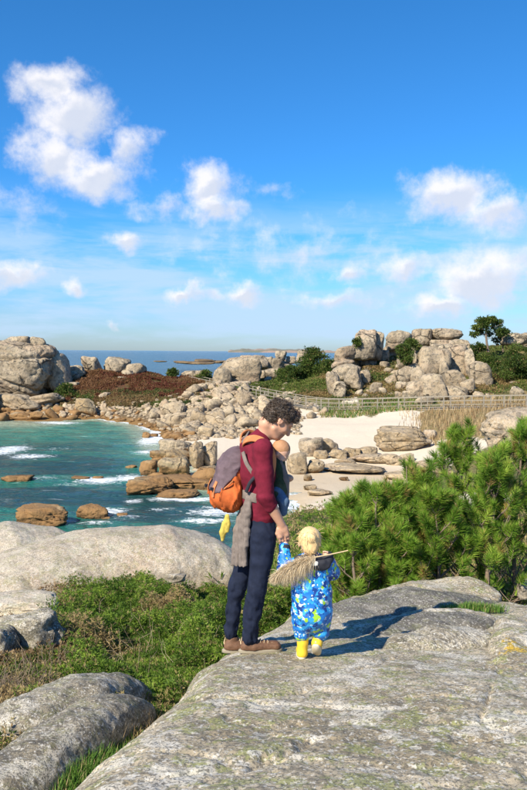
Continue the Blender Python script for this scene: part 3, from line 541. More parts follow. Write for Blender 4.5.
def lab(zone):
    def f_(x, y, s_):
        sz = 'large' if s_ > 13 else 'medium-sized' if s_ > 9 else 'small'
        if zone == 'slope':
            row = 'directly under the boardwalk' if y < 400+(x-200)*.12 else 'half way down' if y < 416 else 'near the sand'
            return '%s angular granite boulder of the tumbled slope, %s, %s' % (sz, row, 'towards the sea' if x < 225 else 'towards the white beach' if x > 262 else 'in the middle')
        if zone == 'bank': return '%s tan boulder in the bank between heath and rubble spit, %s' % (sz if s_ > 9 else 'small', 'upper half' if y < 413 else 'lower half')
        return 'small cream cobble on the shingle bank under the red heath, %s' % ('left of the spit' if x < 120 else 'beside the spit')
    return f_
scatter([(200, 388), (228, 388), (262, 402), (300, 408), (300, 416), (282, 424), (250, 427), (215, 430), (185, 432), (168, 424), (180, 405)], 190, 5, 22, lab('slope'), 'boulders tumbled down the slope below the boardwalk', 5, gap=.50)
scatter([(168, 402), (200, 396), (205, 420), (190, 434), (160, 428), (150, 415)], 60, 4, 15, lab('bank'), 'boulders in the bank between the heath and the spit', 6, gap=.6)
scatter([(92, 403), (170, 404), (175, 425), (160, 430), (140, 422), (120, 416), (60, 418), (60, 408)], 80, 2.5, 8, lab('bar'), 'cobbles on the shingle bank under the heath', 7, gap=.6)
scatter([(300, 404), (330, 404), (330, 416), (300, 420)], 9, 5, 13, 'brown boulder on the sand edge under the boardwalk bend', 'boulders under the boardwalk bend', 8)
scatter([(0, 404), (110, 406), (115, 418), (0, 420)], 16, 4, 10, 'brown shore stone at the foot of the left headland', 'stones at the foot of the left headland', 9)
protos = [mesh('weedy_%d' % i, *rock(430+i, 3, 9, 11, .09, 1), mats=M_tidal) for i in range(6)]
KEEP = .8
scatter([(0, 408), (75, 406), (78, 420), (0, 421)], 26, 6, 15, lambda x, y, s_: '%s dark seaweed-brown rock at the waterline, %s' % ('larger' if s_ > 9 else 'smaller', 'left of the orange wedge boulder' if x < 30 else 'right of the orange wedge boulder'), 'weedy rocks at the left waterline', 19, gap=.5)
scatter([(88, 408), (150, 416), (150, 424), (92, 419)], 10, 4, 8, 'dark brown wet stone at the edge of the far shingle', 'wet stones at the edge of the shingle', 29, gap=.9)
protos = hill_protos; KEEP = .62
scatter([(322, 396), (350, 362), (395, 360), (430, 380), (482, 372), (492, 398), (400, 402)], 62, 4, 15, lambda x, y, s_: '%s grey boulder in the scrub of the right hill, %s' % ('fair-sized' if s_ > 9 else 'small', 'between the two tors' if x < 400 else 'below the right tor'), 'boulders in the scrub of the right hill', 15, gap=.8)
scatter([(212, 392), (240, 380), (300, 384), (318, 398), (270, 396)], 16, 4, 9, 'small pale boulder in the green scrub of the middle headland', 'boulders in the scrub of the middle headland', 16, gap=1)
def loose_stones():
    rg = np.random.RandomState(71); v0, f0 = rock(460, 2, 8, 9, .03, 0); V = []; Fs = []; n = 0
    for i in range(5200):
        px = rg.uniform(60, 300); py = rg.uniform(402, 434)
        if py > 421 and px < 160: continue
        d = rg.uniform(68, 98); x = (px-263)/F*d; z = tz(np.array([x]), np.array([d]), False)[0]
        if z < .05 or z > 3.4: continue
        s = rg.uniform(.09, .30); a = rg.uniform(0, 6.3); c, sn = math.cos(a), math.sin(a)
        q = v0*s*np.array([1.2, 1, .7]); q = q@np.array([[c, -sn, 0], [sn, c, 0], [0, 0, 1]])
        V.append(q+[x, d, z+s*.3]); Fs.append(f0+n); n += len(v0)
        if len(V) > 1700: break
    return np.concatenate(V), np.concatenate(Fs)
V_, F_ = loose_stones(); V_, F_ = cat_meshes([(V_, F_)]+REST)
obj('shingle', mesh('shingle', V_, F_, M_shore), kind='stuff', label='loose cream pebbles and cobbles filling the gaps between shore boulders', cat='shingle')

# ------------------------------------------------------------------ foliage helpers
def leaves(cen, axis, ln, wd, tone, dry, per, spread, rg, curve=.25):
    """per leaf-blades round each centre; every blade is two triangles bent along its length"""
    n = len(cen); c = np.repeat(cen, per, 0); a = np.repeat(axis, per, 0)
    d = a+rg.normal(size=(n*per, 3))*spread; d /= np.linalg.norm(d, axis=1, keepdims=True)
    s = np.cross(d, rg.normal(size=(n*per, 3))); s /= np.linalg.norm(s, axis=1, keepdims=True)+1e-9
    L = np.repeat(ln, per)*rg.uniform(.6, 1.2, n*per); Wd = np.repeat(np.broadcast_to(wd, n), per)
    up = np.cross(s, d)
    base = c; tip = c+d*L[:, None]+np.array([0, 0, -1.0])*(L*curve)[:, None]*rg.rand(n*per)[:, None]; mid = c+d*(L*.5)[:, None]
    v = np.stack([base, mid+s*Wd[:, None]*.5, tip, mid-s*Wd[:, None]*.5], 1).reshape(-1, 3)
    f = (np.arange(n*per)*4)[:, None]+np.array([0, 1, 2, 3])
    return v, f, np.repeat(np.repeat(tone, per), 4), np.repeat(np.repeat(dry, per), 4)
def in_tri(mask, x, y): return mask[...]

# slab outline -----------------------------------------------------
S0, SS = 6.40, .19
def slab_plane(x, y): return S0-SS*(y-2.9)
def on_slab(px, py):
    r = ray(px, py); d = (S0+SS*2.9-CH)/(r[2]+SS); return np.array([0, 0, CH])+r*d
edge = [on_slab(*q)[:2] for q in ((-8, 830), (24, 790), (76, 745), (146, 690), (190, 660), (216, 643), (250, 620), (285, 603), (330, 597), (400, 591), (440, 588))]
edge = [np.array([edge[0][0]-.35, .2])]+edge+[np.array([2.6, 9.3]), np.array([3.7, 7.2]), np.array([5.2, 5.0]), np.array([6.0, 2.0]), np.array([5.0, -1.5]), np.array([0, -2.5]), np.array([-2.0, -1.5])]
edge = np.array(edge)
def sdist(x, y, poly):
    p = np.stack([x, y], -1); d = np.full(x.shape, 1e9); ins = np.zeros(x.shape, bool); n = len(poly)
    for i in range(n):
        a = poly[i]; b = poly[(i+1) % n]; ab = b-a; tt_ = np.clip(((p-a)@ab)/(ab@ab), 0, 1)
        d = np.minimum(d, np.linalg.norm(p-a-tt_[..., None]*ab, axis=-1))
        cnd = ((a[1] > y) != (b[1] > y)) & (x < (b[0]-a[0])*(y-a[1])/(b[1]-a[1]+1e-12)+a[0]); ins ^= cnd
    return np.where(ins, d, -d)
FEET = [on_slab(236, 649), on_slab(260, 652), on_slab(302, 658), on_slab(315, 658)]
CRK = [(on_slab(400, 655)[:2], on_slab(300, 690)[:2], .035), (on_slab(300, 690)[:2], on_slab(190, 700)[:2], .02), (on_slab(500, 668)[:2], on_slab(455, 800)[:2], .045), (on_slab(350, 720)[:2], on_slab(180, 800)[:2], .02)]
def slab_h(x, y):
    p = P3(x, y); s_ = sdist(x, y, edge)+.06*fbm(p*1.7+5, 3)
    z = slab_plane(x, y)
    calm = np.ones_like(x)
    for q in FEET: calm = np.minimum(calm, 1-np.exp(-((x-q[0])**2+(y-q[1])**2)/.10))
    # broad low steps and rills in the rock, running with the grain of the slab
    g = x*.35+y*.94; und = .03*fbm(p*.7, 3)+.007*fbm(p*4+3, 4)
    rill = -.012*np.exp(-((fbm(p*np.array([.6, 1.1, 1])+11, 3))/.04)**2)
    for (a, b, dp_) in CRK:
        a, b = np.array(a), np.array(b); ab = b-a; P_ = np.stack([x, y], -1)-a; tt_ = np.clip((P_@ab)/(ab@ab), 0, 1)
        dd = np.linalg.norm(P_-tt_[..., None]*ab, axis=-1)+.05*fbm(p*2.2+31, 3)+.012*fbm(p*14+3, 2)
        z = z-dp_*calm*(np.exp(-(dd/.016)**2)+.30*sm(dd, .0, .03)*np.exp(-np.clip(dd, 0, 9)/.5)*.6)
    z = z-.010*calm*sm(fbm(p*5.5+70, 3), .45, .62)
    z = z+(und+rill)*calm+.0035*fbm(p*15, 4, .65)+.0022*fbm(p*50, 3, .7)
    r_ = .42; q = np.clip(1-s_/r_, 0, 1); z = z-r_*.8*(1-np.sqrt(np.clip(1-q*q, 0, 1)))
    z = np.where(s_ < 0, z-np.clip(-s_, 0, 1)*3.2, z)
    return z, s_
xs = []; 
th = np.linspace(R(-38), R(46), 470); rad = np.geomspace(1.3, 11.0, 520)
X, Y = polar(th, rad)
def slab_mesh(X, Y):
    Zs_, s_ = slab_h(X, Y); keep = s_ > -.55; f = gridfaces(X.shape[0], X.shape[1]); k = keep.ravel()[f].all(1); f = f[k]
    v = P3(X, Y, Zs_).reshape(-1, 3); used = np.zeros(len(v), bool); used[f.ravel()] = True; mp = np.cumsum(used)-1
    return v[used], mp[f]
v, f = slab_mesh(X, Y)
slab = obj('rock_slab', mesh('rock_slab', v, f, M_near), None, None, 'broad lichen-covered granite slab the man and child stand on', 'rock')

def whaleback(name, label, pts, hw, hh, mt, seed, pw=2.6, n=160, m_=96, rough=.012, lump=.035, name_cat='rock', edge_pow=.5, lean=0):
    pts = np.array(pts, float); u = np.linspace(0, 1, n); ku = np.linspace(0, 1, len(pts))
    def ip(a):
        a = np.asarray(a, float)
        r_ = np.stack([np.interp(u, ku, a[:, i]) for i in range(3)], -1) if a.ndim == 2 else np.interp(u, ku, a)
        for _ in range(6): r_[1:-1] = (r_[:-2]+2*r_[1:-1]+r_[2:])/4 if a.ndim == 1 else (r_[:-2]+2*r_[1:-1]+r_[2:])/4
        return r_
    c = ip(pts); w_ = ip(hw); h_ = ip(hh); cap = np.clip(1-(np.abs(u-.5)*2)**10, 0.0, 1)**edge_pow
    tg = np.gradient(c, axis=0); tg[:, 2] = 0; tg /= np.linalg.norm(tg, axis=1, keepdims=True); sd = np.stack([tg[:, 1], -tg[:, 0], tg[:, 2]*0], -1)
    a = np.arange(m_)/m_*2*np.pi; ca, sa = np.cos(a), np.sin(a); e = 2/pw
    X_ = np.sign(ca)*np.abs(ca)**e; Z_ = np.sign(sa)*np.abs(sa)**e
    v = c[:, None]+sd[:, None]*(w_*cap)[:, None, None]*X_[None, :, None]+np.array([0, 0, 1.])*((h_*cap)[:, None]*Z_[None, :]+lean*(w_*cap)[:, None]*X_[None])[..., None]
    nn = sd[:, None]*X_[None, :, None]+np.array([0, 0, 1.])*Z_[None, :, None]
    k = lump*fbm(v*1.6+seed*7.3, 3)+rough*fbm(v*6+seed, 4, .6)+rough*.25*fbm(v*28+seed, 3, .6)
    v = v+nn*(k*cap[:, None])[..., None]
    return obj(name, mesh(name, v.reshape(-1, 3), gridfaces(n, m_, True), mt), None, None, label, name_cat)

# ledges at the far right end of the slab, face shade included in their dark stone
def q_(px, py, dz=0.0, dd=0.0):
    a = on_slab(px, py); a = a+np.array([0, dd, 0]); a[2] += dz; return a
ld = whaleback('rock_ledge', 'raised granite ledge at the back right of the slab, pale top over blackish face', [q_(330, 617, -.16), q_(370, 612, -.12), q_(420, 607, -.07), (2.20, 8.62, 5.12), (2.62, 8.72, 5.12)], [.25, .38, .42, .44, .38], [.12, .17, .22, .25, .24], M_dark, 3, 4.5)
def layer(par, *a, **k):
    o = whaleback(*a, **k); o.parent = par
    for q in ('label', 'category'): del o[q]
    return o
layer(ld, 'pale_top', '-', [q_(330, 611, -.10), q_(370, 607, -.04), q_(420, 602, .035), (2.20, 8.80, 5.33), (2.60, 8.90, 5.33)], [.25, .38, .44, .46, .40], [.07, .075, .075, .075, .07], M_near, 31, 3.2)
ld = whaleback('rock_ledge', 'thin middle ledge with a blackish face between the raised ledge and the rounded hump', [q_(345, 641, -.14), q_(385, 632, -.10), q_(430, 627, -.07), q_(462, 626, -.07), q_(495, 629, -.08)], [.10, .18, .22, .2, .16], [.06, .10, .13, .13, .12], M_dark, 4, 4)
layer(ld, 'pale_top', '-', [q_(345, 637, -.10), q_(385, 629, -.04), q_(430, 623, .01), q_(462, 622, .01), q_(495, 625, .0)], [.10, .18, .23, .21, .17], [.035, .04, .045, .045, .04], M_near, 41, 3)
whaleback('rock_hump', 'rounded grey hump of rock lying on the right of the slab', [q_(385, 655, -.10), q_(410, 647, -.07), q_(445, 643, -.05), q_(475, 642, -.05), q_(497, 641, -.05)], [.10, .18, .22, .20, .16], [.06, .12, .16, .15, .13], M_ridge, 5, 2.8)
whaleback('rock_column', 'pale upright granite block with yellow lichen at the right edge of the slab', [q_(517, 682, -.16), q_(517, 662, -.12), q_(515, 645, -.07), q_(513, 628, -.03)], [.13, .17, .17, .15], [.10, .16, .19, .18], M_near, 6, 3)
boulder(527, 590, 16, 22, 9.6, 'small pink boulder at the right edge under the pines', M_mid, 310, p=5, cracks=0)

# left ridges, boulders and the whaleback by the bay
whaleback('rock_ridge', 'long rounded granite ridge, the far one of two at bottom left', [P(-150, 850, 4.9), P(-60, 800, 5.2), P(20, 748, 5.5), P(80, 712, 6.0), P(122, 698, 6.5), P(150, 700, 6.9)], [.36, .36, .34, .30, .25, .16], [.34, .34, .34, .29, .23, .11], M_ridge, 12, 2.3)
whaleback('rock_ridge', 'long rounded granite ridge, the near one of two at bottom left', [P(-190, 970, 3.6), P(-100, 905, 3.85), P(-25, 842, 4.1), P(42, 782, 4.6), P(98, 730, 5.25), P(150, 708, 6.0)], [.28, .29, .30, .28, .23, .12], [.36, .37, .36, .30, .22, .10], M_ridge, 13, 2.6)
boulder(26, 642, 80, 58, 8.4, 'rounded grey boulder half shaded among the brambles at left', M_ridge, 320, anchor=False, p=6, cracks=1, sub=5, lump=.14, tilt=8)
boulder(-12, 652, 52, 46, 8.0, 'darker boulder cut by the left edge beside the rounded grey one', M_ridge, 321, anchor=False, p=6, cracks=0, sub=5)
boulder(14, 606, 90, 17, 10.6, 'flat pale rock in the dry grass behind the rounded grey boulder', M_mid, 322, anchor=False, p=5, cracks=0, sub=5)
boulder(175, 579, 22, 10, 12.2, 'small pale rock tip showing through the heath', M_mid, 323, p=6, cracks=0)
whaleback('granite_whaleback', 'smooth pale granite whaleback between the heath and the bay', [P(-60, 610, 13.6), P(10, 590, 14.2), P(90, 568, 15.2), P(170, 562, 15.6), P(215, 568, 15.8), P(250, 576, 16.0)], [1.0, 1.25, 1.35, 1.3, 1.1, .8], [.50, .58, .70, .68, .58, .40], M_mid, 14, 2.2, 220, 120, .012, .028)
whaleback('granite_whaleback', 'pale granite shelf behind the smooth whaleback at the left edge', [P(-140, 570, 17.4), P(-60, 560, 17.5), P(10, 552, 17.8), P(60, 552, 18.2), P(100, 560, 18.6)], [1.2, 1.4, 1.4, 1.2, .8], [.5, .62, .62, .5, .3], M_mid, 15, 2.2, 200, 110, .012, .025)

# ------------------------------------------------------------------ near heath, grasses and twigs
rg = np.random.RandomState(21)
def mound(x, y):
    p = P3(x, y); c = fbm(p*1.5+2, 2, .5)
    return np.clip(.20+.26*c+.15*fbm(p*4.2+8, 2), .03, .8)
def heath(n, xr, yr, test, scale=1.0, per=7, name='heath', dryk=.22, mat_=None, label='', hk=1.0, ln=(.035, .06), wd=.010):
    x = rg.uniform(*xr, n); y = rg.uniform(*yr, n); k = test(x, y) > rg.rand(n); x, y = x[k], y[k]
    g = tz(x, y); mh = mound(x, y)*hk; low = rg.rand(len(x))**.5; z = g+mh*np.clip(low, .25, 1)
    e = .04; gx = (mound(x+e, y)-mound(x-e, y))/(2*e)*hk; gy = (mound(x, y+e)-mound(x, y-e))/(2*e)*hk
    ax = np.stack([-gx*.7, -gy*.7, np.full(len(x), 1.1)], -1); ax /= np.linalg.norm(ax, axis=1, keepdims=True)
    p = P3(x, y); nz = fbm(p*.9+31, 3); tone = np.clip(.48+.45*fbm(p*3.2+50, 3)+.22*rg.normal(size=len(x)), 0, 1)
    dr = np.clip(sm(nz+.25*rg.normal(size=len(x)), .42, .66)*.9+(rg.rand(len(x)) < dryk*.4)*.7, 0, 1)
    v, f, tn, dy = leaves(np.stack([x, y, z], -1), ax, rg.uniform(*ln, len(x))*scale, wd*scale, tone, dr, per, .62, rg)
    return obj(name, mesh(name, v, f, mat_ or M_heath, smooth=False, attrs={'tone': tn, 'dry': dy}), None, None, label, None, None, 'stuff')
def t_green(x, y):
    px = x/y*F+263; s_ = sdist(x, y, edge)
    a = sm(px, 40, 75)*(1-sm(y, 12.3, 13.3)) if False else sm(px+10*fbm(P3(x, y)*1.1, 2), 45, 85)
    return a*sm(-s_, -.25, .0)*(1-sm(y, 12.8, 13.8))*sm(y, 6.3, 6.9)
heath(68000, (-3.6, 1.2), (6.2, 13.8), t_green, 1.08, 6, 'heath_shrubs', label='low dense green gorse and juniper scrub between the rocks')
def t_back(x, y):
    s_ = sdist(x, y, edge); return sm(-s_, -.1, .1)*sm(y, 8.0, 9.0)
heath(26000, (-.3, 8.5), (8.2, 14), t_back, 1.5, 6, 'scrub', dryk=.7, label='low mixed green and brown scrub under the pines')
heath(24000, (-1, 22), (14, 38), lambda x, y: (x/y < .62)*(.25+.5*(zones(x, y)[..., 2] > .3)), 3.6, 5, 'scrub', dryk=.6, label='rough green slope falling from the pines to the beach')
def t_dry(x, y):
    px = x/y*F+263; return (1-sm(px+8*fbm(P3(x, y)*1.3, 2), 55, 105))
heath(19000, (-7, -1.5), (7.5, 13.6), t_dry, 1.1, 6, 'dry_heath', dryk=1.6, mat_=M_straw, hk=.55, label='brown withered heath grass in front of the pale whaleback')
# dry fringe along the foot of the whaleback right of the gorse
heath(9000, (-2.6, .6), (12.6, 14.0), lambda x, y: np.full(x.shape, .9), 1.2, 6, 'dry_heath', dryk=.4, mat_=M_straw, hk=.6, label='strip of dry straw-coloured grass behind the gorse')

def grass(n, sampler, h, w_, name, label, mt, bend=.5, tonec=.5, zf=None, dryk=.15):
    x, y = sampler(n); n = len(x); z = (zf or tz)(x, y)
    hh_ = rg.uniform(h*.5, h*1.1, n); a = rg.uniform(0, 6.3, n); dx, dy = np.cos(a), np.sin(a); bn = rg.uniform(.1, bend, n)*hh_
    b = np.stack([x, y, z-.01], -1); s_ = np.stack([-dy, dx, 0*x], -1)*(w_/2)
    m1 = b+np.stack([dx*bn*.35, dy*bn*.35, hh_*.55], -1); tp = b+np.stack([dx*bn, dy*bn, hh_], -1)
    v = np.stack([b-s_, b+s_, m1+s_*.8, m1-s_*.8, tp], 1).reshape(-1, 3)
    k = np.arange(n)*5; f = [list(q) for q in (k[:, None]+np.array([0, 1, 2, 3])).tolist()]+[list(q) for q in (k[:, None]+np.array([3, 2, 4])).tolist()]
    tn = np.repeat(np.clip(tonec+.25*rg.normal(size=n), 0, 1), 5); dy_ = np.repeat((rg.rand(n) < dryk)*.9, 5)
    return obj(name, mesh(name, v, f, mt, smooth=False, attrs={'tone': tn, 'dry': dy_}), None, None, label, None, None, 'stuff')
def disk(pts, r0):
    def f_(n):
        k = rg.randint(len(pts), size=n); c = np.array(pts)[k]; q = rg.normal(size=(n, 2))*.5
        rr_ = np.broadcast_to(np.array(r0), (len(pts),) if np.ndim(r0) else ()) if np.ndim(r0) else None
        sc = np.array(r0)[k][:, None] if np.ndim(r0) else r0
        return c[:, 0]+q[:, 0]*sc[:, 0] if np.ndim(r0) else c[:, 0]+q[:, 0]*sc, c[:, 1]+q[:, 1]*(sc[:, 0] if np.ndim(r0) else sc)
    return f_
gl = [P(98, 748, 4.75)[:2], P(85, 765, 4.6)[:2], P(115, 728, 5.1)[:2], P(70, 780, 4.4)[:2], P(128, 716, 5.4)[:2], P(140, 703, 5.8)[:2]]
grass(5200, disk(gl, .26), .10, .006, 'grass', 'green grass in the gully between the near ridge and the slab', M_grass, .8)
grass(1500, disk([P(128, 712, 5.5)[:2], P(145, 700, 5.9)[:2], P(110, 722, 5.2)[:2]], .22), .17, .004, 'dry_grass', 'dry straw grass at the head of the gully', M_straw, .8)
gn = [q_(466, 611, 0, -.0)[:2], q_(480, 612)[:2], q_(492, 613)[:2], q_(452, 613)[:2]]
grass(1500, disk(gn, .13), .075, .006, 'grass', 'bright green grass in the notch behind the ledges', M_grass, .8, .6, zf=lambda x, y: slab_plane(x, y)+.03)
def twigs(n, cen, r_, ln, name, label, mt=M_twig, thick=.0035, up=.7):
    V = []
    for i in range(n):
        c = cen[rg.randint(len(cen))]; x = c[0]+rg.normal()*r_; y = c[1]+rg.normal()*r_; z = tz(np.array([x]), np.array([y]))[0]
        d = np.array([rg.normal(), rg.normal(), abs(rg.normal())*up+.3]); d /= np.linalg.norm(d); pts = [np.array([x, y, z])]
        for k in range(4): d = d+rg.normal(size=3)*.28; d /= np.linalg.norm(d); pts.append(pts[-1]+d*ln*rg.uniform(.15, .32))
        V.append(tube(pts, np.linspace(thick, thick*.4, 5), 3, False))
    return obj(name, mesh(name, *cat_meshes(V), mt), None, None, label, None, None, 'stuff')
twigs(520, [P(20, 680, 6.9), P(50, 670, 7.3), P(-10, 690, 6.6), P(70, 662, 7.6), P(5, 680, 6.8)], .24, .30, 'brambles', 'bare brown bramble twigs below the grey boulder at left')
twigs(500, [P(430, 590, 10.2), P(460, 585, 10.4), P(410, 590, 10.0), P(350, 590, 9.9), P(490, 585, 10.3)], .35, .5, 'dead_twigs', 'dead brown twigs and needles under the pines')
twigs(130, [P(90, 600, 9.8), P(140, 620, 9.0), P(180, 600, 9.6), P(120, 640, 8.3), P(200, 640, 8.2), P(60, 620, 9.2)], .45, .42, 'dead_sprigs', 'pale dead sprigs sticking out of the green gorse', plain('dead_sprig', (.42, .34, .23), .9), .0028, .9)
def t_left(x, y): 
    s_ = sdist(x, y, edge); return sm(-s_, -.05, .15)*(1-sm(y, 8.2, 9.0))
heath(19000, (-5.0, -.5), (5.0, 9.0), t_left, 1.0, 5, 'undergrowth', dryk=.9, hk=.45, label='dark mixed undergrowth round the left boulders and ridges')

# ------------------------------------------------------------------ pines in front of the beach
def pine(x, y, h, label, seed, spread=.75, ntier=6, lean=(0, 0), tuft=1.0, nneedle=150, dens=1.0, lowest=.12):
    rp = np.random.RandomState(seed); zb = tz(np.array([x]), np.array([y]))[0]-.05
    root = thing('pine_tree', label, 'pine tree', (x, y, zb), 'young pines behind the slab')
    us = np.linspace(0, 1, 10); tr = np.stack([lean[0]*us**1.5+.04*np.sin(us*7+seed), lean[1]*us**1.5+.04*np.cos(us*6+seed), us*h], -1)
    obj('trunk', mesh('trunk', *tube(tr, np.linspace(.035, .010, 10)*math.sqrt(h/2), 8, False), mats=M_bark), root)
    tips = []; limbs = []
    def limb(st, d, L, r_, lvl):
        n = 6; pts = [st]; dd = d.copy()
        for k in range(n): dd = dd+rp.normal(size=3)*.12+np.array([0, 0, .13]); dd /= np.linalg.norm(dd); pts.append(pts[-1]+dd*L/n)
        pts = np.array(pts); limbs.append(tube(pts, np.linspace(r_, r_*.45, n+1), 5, False)); tips.append((pts[-1], dd, 1.0))
        if lvl > 0:
            for k in range(int(rp.randint(3, 6)*dens)):
                q = rp.uniform(.35, .95); i = int(q*n); s_ = rp.normal(size=3); s_[2] = abs(s_[2])*.6; s_ = s_/np.linalg.norm(s_)
                limb(pts[i], (dd*.6+s_*.9)/np.linalg.norm(dd*.6+s_*.9), L*rp.uniform(.3, .55), r_*.6, lvl-1)
    for k in range(ntier):
        u = lowest+(.93-lowest)*k/max(1, ntier-1); c = np.array([np.interp(u, us, tr[:, i]) for i in range(3)])
        nb = rp.randint(4, 6)
        for j in range(nb):
            a = j/nb*6.283+rp.uniform(-.5, .5)+k; L = h*spread*(.62-.47*u)*rp.uniform(.7, 1.2)
            d = np.array([math.cos(a), math.sin(a), .45+.5*u]); limb(c, d/np.linalg.norm(d), L, .011, 1 if L > .18 else 0)
    tips.append((tr[-1], np.array([0, 0, 1.0]), 1.25)); tips.append((tr[-1]-[0, 0, .15], np.array([.1, 0, 1.0]), 1.1))
    obj('branches', mesh('branches', *cat_meshes(limbs), mats=M_bark), root)
    V = []; tn = []; dr = []
    for (c, d, s_) in tips:
        n = int(nneedle*s_*rp.uniform(.8, 1.2)); L = rp.uniform(.12, .24)*s_*tuft
        tt_ = rp.rand(n)**.7; base = c+d*((tt_-.85)*L)[:, None]
        r_ = rp.normal(size=(n, 3)); r_ -= (r_@d)[:, None]*d; r_ /= np.linalg.norm(r_, axis=1, keepdims=True)
        op = (1.7-1.2*tt_)[:, None]*rp.uniform(.7, 1.2, (n, 1)); nd = d*1.0+r_*op; nd /= np.linalg.norm(nd, axis=1, keepdims=True)
        nl = rp.uniform(.085, .14, n)*tuft; tip = base+nd*nl[:, None]+np.array([0, 0, -.012]); sd_ = np.cross(nd, rp.normal(size=(n, 3))); sd_ /= np.linalg.norm(sd_, axis=1, keepdims=True)
        V.append(np.stack([base-sd_*.0036, base+sd_*.0036, tip], 1)); tone = np.clip(.55+.28*rp.normal()+.12*rp.normal(size=n), 0, 1); dd_ = (rp.rand(n) < (.7 if rp.rand() < .10 else .05))*.9
        tn.append(np.repeat(tone, 3)); dr.append(np.repeat(dd_, 3))
    V = np.concatenate(V).reshape(-1, 3); f = np.arange(len(V)).reshape(-1, 3)
    obj('crown', mesh('crown', V, f, M_pine, smooth=False, attrs={'tone': np.concatenate(tn), 'dry': np.concatenate(dr)}), root)
    return root
def pinepx(px, top, d, label, seed, **k):
    b = P(px, 400, d); zt = P(px, top, d)[2]; zb = tz(np.array([b[0]]), np.array([d]))[0]; pine(b[0], d, zt-zb-.10, label, seed, **k)
pinepx(466, 428, 10.9, 'tallest and densest young pine, right of centre', 1, spread=.80, ntier=8, lean=(-.12, 0), dens=1.1)
pinepx(520, 428, 10.6, 'bushy young pine cut by the right edge of the frame', 2, spread=.78, ntier=8, dens=1.1)
pinepx(494, 452, 10.1, 'young pine filling the gap between the two tallest pines', 9, spread=.7, ntier=7, dens=1.2)
pinepx(418, 466, 10.4, 'middle-sized young pine with a bare grey leader beside it', 3, spread=.78, ntier=7, lean=(-.05, 0), dens=1.15)
pinepx(440, 492, 9.9, 'squat young pine in front of the tallest one', 4, spread=.85, ntier=6, dens=1.1)
pinepx(380, 482, 9.9, 'slender young pine left of the middle-sized one', 5, spread=.62, ntier=6, dens=.9)
pinepx(358, 510, 9.6, 'small sparse young pine just right of the toddler', 6, spread=.75, ntier=5, dens=.8)
pinepx(332, 500, 10.6, 'thin young pine with few tufts behind the toddler', 7, spread=.5, ntier=5, dens=.6)
pinepx(395, 520, 9.7, 'low young pine at the edge of the slab', 10, spread=.8, ntier=5, dens=1.0)
pinepx(345, 494, 10.2, 'upright young pine with loose tufts right above the toddler\'s stick', 21, spread=.66, ntier=7, dens=1.05)
pinepx(368, 479, 10.5, 'taller loose young pine between the slender one and the toddler', 22, spread=.62, ntier=7, dens=1.1)
pinepx(398, 484, 10.1, 'full young pine just left of the bare grey stem', 23, spread=.72, ntier=7, dens=1.1)
pinepx(311, 520, 11.2, 'smallest pine seedling between the man and the toddler', 8, spread=.55, ntier=4, dens=.7)
pinepx(575, 440, 10.5, 'pine standing just outside the right edge', 12, spread=.8, ntier=8, dens=1.1)
def dead_leader():
    a = P(405, 580, 10.3); b = P(406, 466, 10.3); pts = [a+(b-a)*u+np.array([.012*math.sin(u*9), 0, 0]) for u in np.linspace(0, 1, 8)]
    o = obj('dead_stem', mesh('dead_stem', *tube(pts, np.linspace(.016, .007, 8), 6, False), mats=M_twig), None, None, 'thin bare grey stem rising between the young pines', 'dead tree')
dead_leader()

# ------------------------------------------------------------------ far trees and scrub on the hills
def tree_far(px, base, top, w, d, label, seed, name='tree', open_=False, trunk=True, mt=None, cat='tree', group=None, n=2600, drykeep=.04, leaf=.30):
    rp = np.random.RandomState(seed); b = P(px, base, d); H_ = (base-top)*d/F; Wd = w/2*d/F
    root = thing(name, label, cat, tuple(b), group)
    if trunk:
        u = np.linspace(0, 1, 8); tr = np.stack([.25*np.sin(u*3+seed)*Wd*.4, 0*u, u*H_*.75], -1); L = [tube(tr, np.linspace(.22, .08, 8)*H_/6, 7, False)]
        for k in range(7):
            s0 = tr[rp.randint(3, 8)]; e = s0+np.array([rp.uniform(-1, 1)*Wd*.8, rp.uniform(-1, 1)*Wd*.6, rp.uniform(.05, .3)*H_]); mid = (s0+e)/2+[0, 0, -.05*H_]
            L.append(tube([s0, mid, e], [.05*H_/6, .04*H_/6, .02*H_/6], 5, False))
        obj('trunk', mesh('trunk', *cat_meshes(L), mats=M_bark), root)
    nc = 19 if open_ else 22; cs = []
    for k in range(nc):
        a = rp.uniform(0, 6.28); q = math.sqrt(rp.rand()); zc = rp.uniform((.30 if open_ else .2) if trunk else .05, .92)
        wide = math.sin(math.pi*min(1, (zc+.08)**(.9)))**.5 if trunk else math.sqrt(max(0, 1-zc*zc))
        cs.append((np.array([math.cos(a)*q*Wd*wide*.82, math.sin(a)*q*Wd*wide*.8, zc*H_]), rp.uniform(.14, .28)*Wd*(.85 if open_ else 1.3)))
    cen = []; ax = []; tone = []
    for (c, r_) in cs:
        k = n//nc; dv = rp.normal(size=(k, 3)); dv /= np.linalg.norm(dv, axis=1, keepdims=True); q = c+dv*r_*np.array([1.25, 1.25, .75])*(rp.rand(k, 1)**.35)*rp.uniform(.75, 1.25, (k, 1)); ok = q[:, 2] > -.1
        cen.append(q[ok]); ax.append(dv[ok]+[0, 0, .6]); tone.append(np.clip(rp.normal(.45, .15)+.2*rp.normal(size=ok.sum()), 0, 1))
    cen = np.concatenate(cen); ax = np.concatenate(ax); tone = np.concatenate(tone)
    v, f, tn, dy = leaves(cen, ax, np.full(len(cen), leaf*d/100), .10*d/100, tone, (rp.rand(len(cen)) < drykeep)*.9, 3, .8, rp)
    obj('crown', mesh('crown', v, f, mt or M_farleaf, smooth=False, attrs={'tone': tn, 'dry': dy}), root); return root
